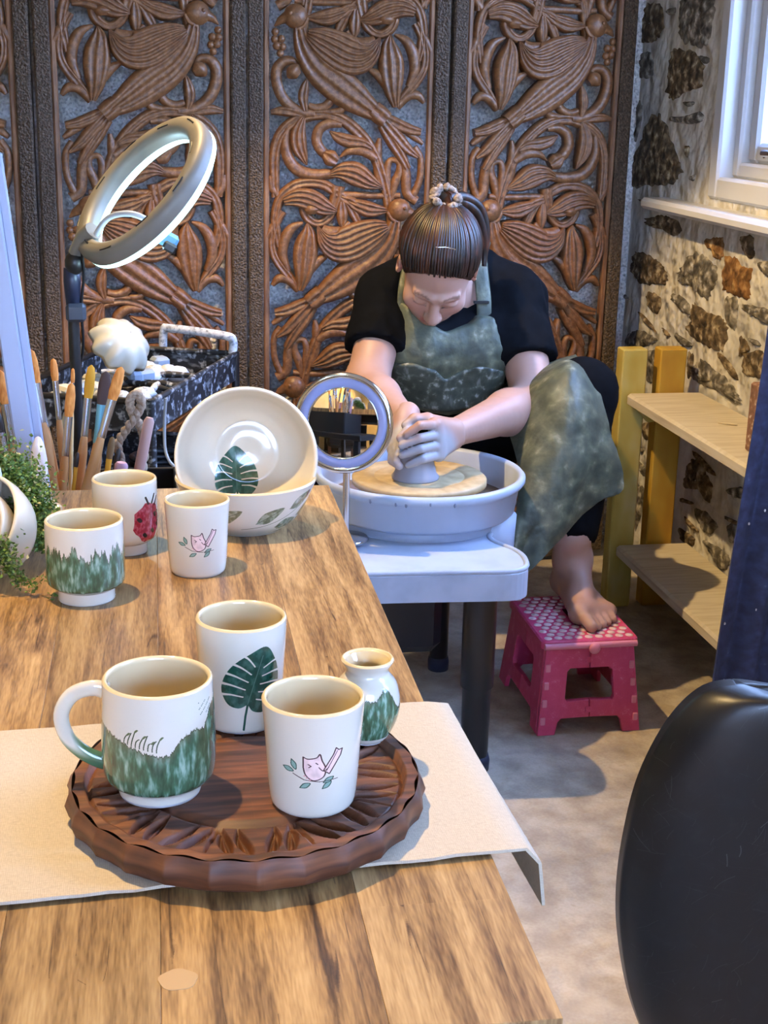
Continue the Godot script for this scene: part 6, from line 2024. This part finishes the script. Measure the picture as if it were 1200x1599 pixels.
	var torso := func(gg: Dictionary, grow: float):
		egg(gg, Vector3(0.735, 0.475, -3.17), Vector3(0.185, 0.12, 0.15) + Vector3.ONE * grow, 0.0)
		egg(gg, Vector3(0.712, 0.60, -3.08), Vector3(0.158, 0.13, 0.145) + Vector3.ONE * grow, 0.05)
		egg(gg, Vector3(0.698, 0.735, -3.07), Vector3(0.155, 0.12, 0.12) + Vector3.ONE * grow, 0.05)
		for s in [-1.0, 1.0]: egg(gg, Vector3(0.695 + s * 0.062, 0.695, -2.965), Vector3(0.078, 0.072, 0.066) + Vector3.ONE * grow, 0.05)
	g = field(Vector3(0.44, 0.34, -3.36), Vector3(0.96, 0.94, -2.80), 0.0085)
	torso.call(g, 0.0)
	var shl := SL + Vector3(0.004, 0.012, 0); var shr := SR + Vector3(-0.004, 0.012, 0)
	limb(g, shl, neck + Vector3(0.05, 0.0, -0.01), 0.062, 0.060, 0.05)
	limb(g, shr, neck + Vector3(-0.05, 0.0, -0.01), 0.060, 0.060, 0.05)
	limb(g, shl, SL.lerp(EL, 0.60), 0.066, 0.069, 0.035, true)
	limb(g, shr, SR.lerp(ER, 0.56), 0.064, 0.066, 0.035, true)
	egg(g, head.call(0, -0.075, 0.0), Vector3(0.078, 0.085, 0.078), 0.01, HB, true)
	st = new_st()
	net(st, g, null, func(p: Vector3) -> Vector3: return p + Vector3(1, 0.4, 1) * 0.0075 * folds.get_noise_3d(p.x * 1.6, p.y * 0.6, p.z * 1.6))
	obj("t_shirt", done(st), black, t, -o)

	# trousers: left leg up on the stool, right leg behind the wheel
	var KL := pz(912, 612, -2.83); var KR := Vector3(0.40, 0.50, -2.96)
	g = field(Vector3(0.30, 0.02, -3.36), Vector3(1.06, 0.72, -2.58), 0.011)
	egg(g, Vector3(0.735, 0.455, -3.17), Vector3(0.19, 0.11, 0.155), 0.0)
	limb(g, Vector3(0.82, 0.46, -3.14), KL, 0.098, 0.072, 0.03)
	limb(g, KL, pz(895, 846, -2.70), 0.070, 0.050, 0.02, true)
	limb(g, Vector3(0.65, 0.46, -3.14), KR, 0.095, 0.068, 0.03)
	limb(g, KR, Vector3(0.37, 0.07, -2.93), 0.066, 0.046, 0.02, true)
	st = new_st()
	net(st, g, null, func(p: Vector3) -> Vector3: return p + Vector3(1, 0.2, 1) * 0.006 * folds.get_noise_3d(p.x * 1.2, p.y * 1.4, p.z * 1.2))
	obj("trousers", done(st), black, t, -o)
	var sh := new_st()
	add_ball(sh, Vector3(0.37, 0.045, -2.86), Vector3(0.045, 0.044, 0.11), 14)
	obj("shoe", done(sh), M.black_metal, t, -o)

	# apron: bib, pocket, straps, skirt over the raised knee
	var am := patterned(noise_image(512, 512, 0.012, [[0.0, c8(48, 54, 46)], [0.4, c8(68, 75, 62)], [0.55, c8(80, 86, 70)], [0.68, c8(94, 98, 78)], [0.8, c8(116, 118, 96)], [0.92, c8(150, 150, 130)], [1.0, c8(186, 184, 168)]], 171, 6), Vector3.ONE * 3.6, 0.55, false, bump(0.05, 3.0, 12), 0.5)
	var pm := patterned(noise_image(512, 512, 0.03, [[0.0, c8(48, 54, 48)], [0.55, c8(70, 77, 66)], [0.68, c8(84, 90, 76)], [0.75, c8(130, 134, 124)], [0.86, c8(176, 178, 174)], [1.0, c8(196, 196, 192)]], 172, 5), Vector3.ONE * 2.6, 0.55, false)
	var bib := []
	for q in [[624, 470], [640, 478], [655, 494], [690, 514], [728, 502], [742, 490], [766, 492], [774, 530], [786, 580], [788, 606], [764, 632], [700, 648], [642, 640], [606, 612], [593, 578], [604, 540], [616, 500]]:
		var w := pz(q[0], q[1], -2.95)
		bib.append(Vector2(w.x, w.y))
	g = field(Vector3(0.50, 0.54, -3.12), Vector3(0.90, 0.86, -2.86), 0.006)
	torso.call(g, 0.012)
	limb(g, neck + Vector3(-0.06, -0.06, 0.05), neck + Vector3(0.06, -0.06, 0.05), 0.07, 0.07, 0.05)
	keep_inside(g, PackedVector2Array(bib))
	keep_below(g, Vector3(0, 0, -3.07), Vector3.FORWARD)
	st = new_st()
	net(st, g, null, func(p: Vector3) -> Vector3: return p + Vector3(0, 0, 1) * 0.006 * folds.get_noise_3d(p.x * 1.3, p.y * 0.7, 2.0))
	obj("apron_bib", done(st), am, t, -o)
	var pk := []
	for q in [[604, 570], [640, 562], [676, 574], [692, 590], [712, 576], [745, 566], [783, 576], [786, 604], [762, 630], [700, 645], [644, 637], [608, 608]]:
		var w := pz(q[0], q[1], -2.93)
		pk.append(Vector2(w.x, w.y))
	g = field(Vector3(0.50, 0.54, -3.06), Vector3(0.90, 0.78, -2.85), 0.006)
	torso.call(g, 0.019)
	keep_inside(g, PackedVector2Array(pk))
	keep_below(g, Vector3(0, 0, -3.03), Vector3.FORWARD)
	st = new_st()
	net(st, g, null, func(p: Vector3) -> Vector3: return p + Vector3(0, 0, 1) * 0.005 * folds.get_noise_3d(p.x * 1.3, p.y * 0.7, 5.0))
	obj("apron_pocket", done(st), pm, t, -o)
	for s in [[[[756, 505, -2.935], [756, 470, -2.945], [752, 430, -2.965], [750, 400, -2.985], [756, 375, -3.03]]], [[[632, 486, -2.945], [634, 450, -2.955], [640, 420, -2.98], [650, 390, -3.02]]]]:
		var sp := []
		for q in s[0]: sp.append(pz(q[0], q[1], q[2]))
		st = new_st()
		add_tube(st, curve(sp, 6), 0.0165, 10, false, 0.22, true, Vector3.BACK)
		obj("apron_strap", done(st), am, t, -o)
	st = new_st()
	add_box(st, pz(752, 472, -2.938), Vector3(0.034, 0.006, 0.008), 0.001)
	obj("strap_buckle", done(st), M.black_metal, t, -o)
	var nets := []
	for r in [
		[[770, 612, -2.97], [815, 588, -2.95], [866, 566, -2.93], [900, 556, -2.93]],
		[[790, 660, -2.83], [836, 612, -2.78], [890, 574, -2.765], [926, 588, -2.80]],
		[[812, 735, -2.70], [852, 690, -2.675], [908, 645, -2.69], [948, 660, -2.73]],
		[[803, 815, -2.645], [848, 790, -2.625], [912, 745, -2.66], [973, 757, -2.70]],
		[[792, 884, -2.61], [806, 906, -2.595], [872, 842, -2.625], [940, 777, -2.69]]]:
		var row := []
		for q in r: row.append(pz(q[0], q[1], q[2]))
		nets.append(row)
	var rows := patch(nets, 8, 10)
	for i in rows.size():
		for j in rows[i].size():
			var p: Vector3 = rows[i][j]
			var w := i / float(rows.size() - 1)
			rows[i][j] = p + Vector3(0, 0, 1) * (0.012 * w * sin(j * 0.42 + 0.8) + 0.011 * folds.get_noise_2d(p.x * 1.5, p.y * 1.1))
	obj("apron_skirt", sheet(rows, 0.0035), am, t, -o)

	# hair drawn back, tail and scrunchie
	var hm := patterned(noise_image(256, 512, 0.035, [[0.0, c8(12, 8, 7)], [0.45, c8(28, 17, 13)], [0.65, c8(52, 27, 18)], [0.85, c8(78, 40, 25)], [1.0, c8(92, 60, 46)]], 181, 4, Vector2i(1, 10)), Vector3.ONE * 6.0, 0.42, false)
	g = field(HC - Vector3.ONE * 0.16, HC + Vector3.ONE * 0.16, 0.0042)
	egg(g, head.call(0, 0.034, -0.022), Vector3(0.081, 0.090, 0.103), 0.0, HB)
	egg(g, head.call(0, 0.0, -0.06), Vector3(0.080, 0.070, 0.070), 0.03, HB)
	keep_below(g, head.call(0, 0.068, 0.062), (HB * Vector3(0, -0.50, 0.86)).normalized())
	for s in [-1.0, 1.0]: keep_below(g, head.call(s * 0.076, -0.012, 0.0), (HB * Vector3(s * 0.25, -0.80, 0.55)).normalized())
	var tie: Vector3 = head.call(-0.004, 0.100, -0.098)
	var strands := noise(1.0, 2, 3)
	var axis: Vector3 = HB * Vector3(0, 0.75, -0.66)
	var e1 := axis.cross(HB.x).normalized()
	var e2 := axis.cross(e1).normalized()
	st = new_st()
	net(st, g, null, func(p: Vector3) -> Vector3:
		var q: Vector3 = p - HC
		var a := atan2(q.dot(e1), q.dot(e2))
		return p + q.normalized() * 0.0045 * strands.get_noise_2d(a * 14.0, q.dot(axis) * 6.0))
	var ec := Vector3(0, 0.034, -0.022)
	var er := Vector3(0.0825, 0.0915, 0.1045)
	var d1: Vector3 = (Vector3(-0.004, 0.100, -0.098) - ec).normalized()
	for s in 44:
		var ph := lerpf(-1.5, 1.5, s / 43.0)
		var d0 := Vector3(sin(ph) * 0.085, 0.047 - 0.056 * pow(absf(sin(ph)), 2.5) + 0.003 * sin(s * 2.9), cos(ph) * 0.100).normalized()
		var sp := []
		var rr := []
		for i in 13:
			var f := i / 12.0
			var d := d0.slerp(d1, f * 0.94)
			sp.append(HC + HB * (ec + d / (d / er).length()))
			rr.append(0.0014 + 0.0032 * sin(PI * minf(f + 0.06, 1.0)) + 0.0005 * sin(s * 5.0))
		add_tube(st, sp, rr, 7)
	var tail := []
	for q in curve([tie, tie + Vector3(0.035, -0.004, -0.035), tie + Vector3(0.075, -0.03, -0.055), tie + Vector3(0.098, -0.085, -0.055), tie + Vector3(0.10, -0.14, -0.05)], 6): tail.append(q)
	for s in 9:
		var sp := []
		var rr := []
		for i in tail.size():
			var f := i / (tail.size() - 1.0)
			sp.append(tail[i] + Vector3(cos(s * TAU / 9.0), 0.4 * sin(s * 1.7), sin(s * TAU / 9.0)) * 0.017 * sin(PI * clampf(f + 0.12, 0.0, 1.0)))
			rr.append(lerpf(0.015, 0.005, f))
		add_tube(st, sp, rr, 8)
	obj("hair", done(st), hm, t, -o)
	st = new_st()
	for k in 44:
		var a := TAU * k / 22.0 + 0.1 * sin(k * 1.7)
		add_ball(st, tie + HB * Vector3(sin(a) * 0.024, 0.011 * sin(k * 2.4), cos(a) * 0.024), Vector3(0.011 + 0.003 * sin(k * 2.1), 0.008, 0.008 + 0.004 * sin(k * 3.1)), 8, Basis.from_euler(Vector3(k * 1.3, k * 0.7, k * 2.1)))
	obj("scrunchie", done(st), patterned(noise_image(128, 128, 0.06, [[0.0, c8(60, 46, 38)], [0.45, c8(120, 104, 92)], [1.0, c8(196, 188, 178)]], 183, 3), Vector3.ONE * 14.0, 0.8), t, -o)
	st = new_st()
	add_tube(st, [head.call(-0.02, 0.126, 0.034), head.call(0.0, 0.130, 0.034), head.call(0.02, 0.126, 0.034)], 0.0016, 6)
	obj("hair_clip", done(st), M.chrome, t, -o)
	# what she sits on
	var seat := thing("potter_stool", "low round stool under the seated potter", "stool", Vector3(0.735, 0, -3.2))
	obj("seat", lathe([Vector2(0, 0.30), Vector2(0.15, 0.30), Vector2(0.16, 0.31), Vector2(0.155, 0.335), Vector2(0, 0.338)], 32), M.dark_wood, seat)
	for k in 4:
		var a := TAU * k / 4.0 + 0.78
		obj("leg", tube([Vector3(sin(a) * 0.15, 0, cos(a) * 0.15), Vector3(sin(a) * 0.11, 0.305, cos(a) * 0.11)], 0.014, 12), M.dark_wood, seat)

func hands(st: SurfaceTool, paint: Callable, WL: Vector3, WR: Vector3):
	var g := field(Vector3(0.465, 0.49, -2.70), Vector3(0.665, 0.665, -2.515), 0.0031)
	# left hand, seen from its back, closed round the clay
	var kn := []
	for q in [[679, 663], [685, 679], [687, 695], [685, 710]]: kn.append(pz(q[0], q[1], -2.578))
	var wr := WL
	limb(g, wr + (wr - kn[1]) * 0.4, wr, 0.027, 0.026, 0.0)
	for k in 4: limb(g, wr + Vector3(-0.004, 0.010 - 0.008 * k, 0.004), kn[k], 0.020, 0.0125, 0.012)
	limb(g, kn[0], kn[3], 0.0125, 0.0115, 0.010)
	var mids := [[656, 664], [655, 684], [656, 701], [660, 717]]
	var tips := [[635, 678], [627, 696], [628, 711], [638, 726]]
	for k in 4:
		var m := pz(mids[k][0], mids[k][1], -2.540)
		var e := pz(tips[k][0], tips[k][1], -2.546)
		limb(g, kn[k], m, 0.0098, 0.0088, 0.002)
		limb(g, m, m.lerp(e, 0.55), 0.0088, 0.0082, 0.001)
		limb(g, m.lerp(e, 0.55), e, 0.0082, 0.0072, 0.001)
	var th := [wr + Vector3(-0.02, 0.018, 0.0), pz(668, 654, -2.605), pz(648, 654, -2.60), pz(634, 664, -2.595)]
	for k in 3: limb(g, th[k], th[k + 1], [0.015, 0.0115, 0.0105][k], [0.0115, 0.0105, 0.009][k], 0.006)
	# right hand behind and left of the clay
	var w2 := WR
	var kr := []
	for q in [[640, 672, -2.635], [628, 678, -2.632], [619, 688, -2.625], [615, 700, -2.615]]: kr.append(pz(q[0], q[1], q[2]))
	limb(g, w2 + (w2 - kr[1]) * 0.4, w2, 0.026, 0.025, 0.004)
	for k in 4: limb(g, w2, kr[k], 0.019, 0.012, 0.012)
	limb(g, kr[0], kr[3], 0.012, 0.0115, 0.01)
	var mr := [[628, 690, -2.60], [619, 700, -2.595], [614, 710, -2.59], [613, 719, -2.585]]
	var er := [[624, 704, -2.565], [621, 713, -2.56], [620, 721, -2.556], [624, 728, -2.552]]
	for k in 4:
		var m := pz(mr[k][0], mr[k][1], mr[k][2])
		var e := pz(er[k][0], er[k][1], er[k][2])
		limb(g, kr[k], m, 0.0104, 0.0094, 0.004)
		limb(g, m, e, 0.0092, 0.0078, 0.002)
	var t2 := [w2 + Vector3(0.012, -0.008, 0.014), pz(646, 668, -2.615), pz(636, 676, -2.575), pz(626, 684, -2.556)]
	for k in 3: limb(g, t2[k], t2[k + 1], [0.014, 0.0115, 0.0105][k], [0.0115, 0.0105, 0.009][k], 0.005)
	net(st, g, paint)

# ---------------------------------------------------------------- the room behind the photographer, which the round mirror shows
func build_far_end():
	var t := thing("sideboard", "black open sideboard against the cream wall", "sideboard", Vector3(-1.78, 0, 1.25))
	for y in [0.04, 0.36, 0.68]: obj("shelf_board", box_at(Vector3(0, y, 0), Vector3(0.4, 0.03, 1.5), 0.003), M.black_metal, t)
	for z in [-0.74, 0.0, 0.74]: obj("upright", box_at(Vector3(0, 0.36, z), Vector3(0.4, 0.61, 0.03), 0.003), M.black_metal, t)
	rng.seed = 77
	for k in 7:
		var h := rng.randf_range(0.06, 0.16)
		var r := rng.randf_range(0.04, 0.08)
		var p := Vector3(-1.78, 0.6955 if k < 4 else 0.3755, 0.65 + (k % 4) * 0.33)
		if k >= 4: p.z += 0.12
		var j := obj("storage_jar", lathe([Vector2(0, 0), Vector2(r * 0.8, 0), Vector2(r, h * 0.3), Vector2(r * 0.9, h * 0.8), Vector2(r * 0.6, h), Vector2(r * 0.52, h), Vector2(r * 0.8, h * 0.75), Vector2(0, 0.01)], 28), [plain(c8(60, 60, 66), 0.4), plain(c8(150, 140, 110), 0.5), M.dark_wood][k % 3], null, p)
		tag(j, "stoneware storage jar standing on the black sideboard", "jar", "jars on the sideboard")
	var hang := thing("wall_ornament", "two dark maroon clay hearts hung on the cream wall", "ornament", Vector3(-1.985, 1.12, 1.2))
	for s in [-0.13, 0.13]:
		var poly := PackedVector2Array()
		for k in 24:
			var a := TAU * k / 24.0
			poly.append(Vector2(16.0 * pow(sin(a), 3), 13.0 * cos(a) - 5.0 * cos(2.0 * a) - 2.0 * cos(3.0 * a)) * 0.0085)
		obj("heart", prism(poly, 0.03, Transform3D(Basis(Vector3.FORWARD, Vector3.UP, Vector3.RIGHT), Vector3(0, 0, s)), 0.006), plain(c8(84, 30, 36), 0.4), hang)
	var ac := thing("armchair", "black padded armchair in the corner behind the photographer", "armchair", Vector3(-1.3, 0, 0.2), 0.9)
	obj("seat", box_at(Vector3(0, 0.32, 0), Vector3(0.6, 0.2, 0.6), 0.05), M.black_shell, ac)
	obj("backrest", box_at(Vector3(0, 0.62, -0.26), Vector3(0.6, 0.55, 0.14), 0.05), M.black_shell, ac)
	for s in [-0.29, 0.29]: obj("armrest", box_at(Vector3(s, 0.45, 0), Vector3(0.12, 0.3, 0.6), 0.04), M.black_shell, ac)
	for e in [Vector2(-0.25, -0.25), Vector2(0.25, -0.25), Vector2(-0.25, 0.25), Vector2(0.25, 0.25)]: obj("leg", box_at(Vector3(e.x, 0.12, e.y), Vector3(0.05, 0.24, 0.05), 0.004), M.dark_wood, ac)
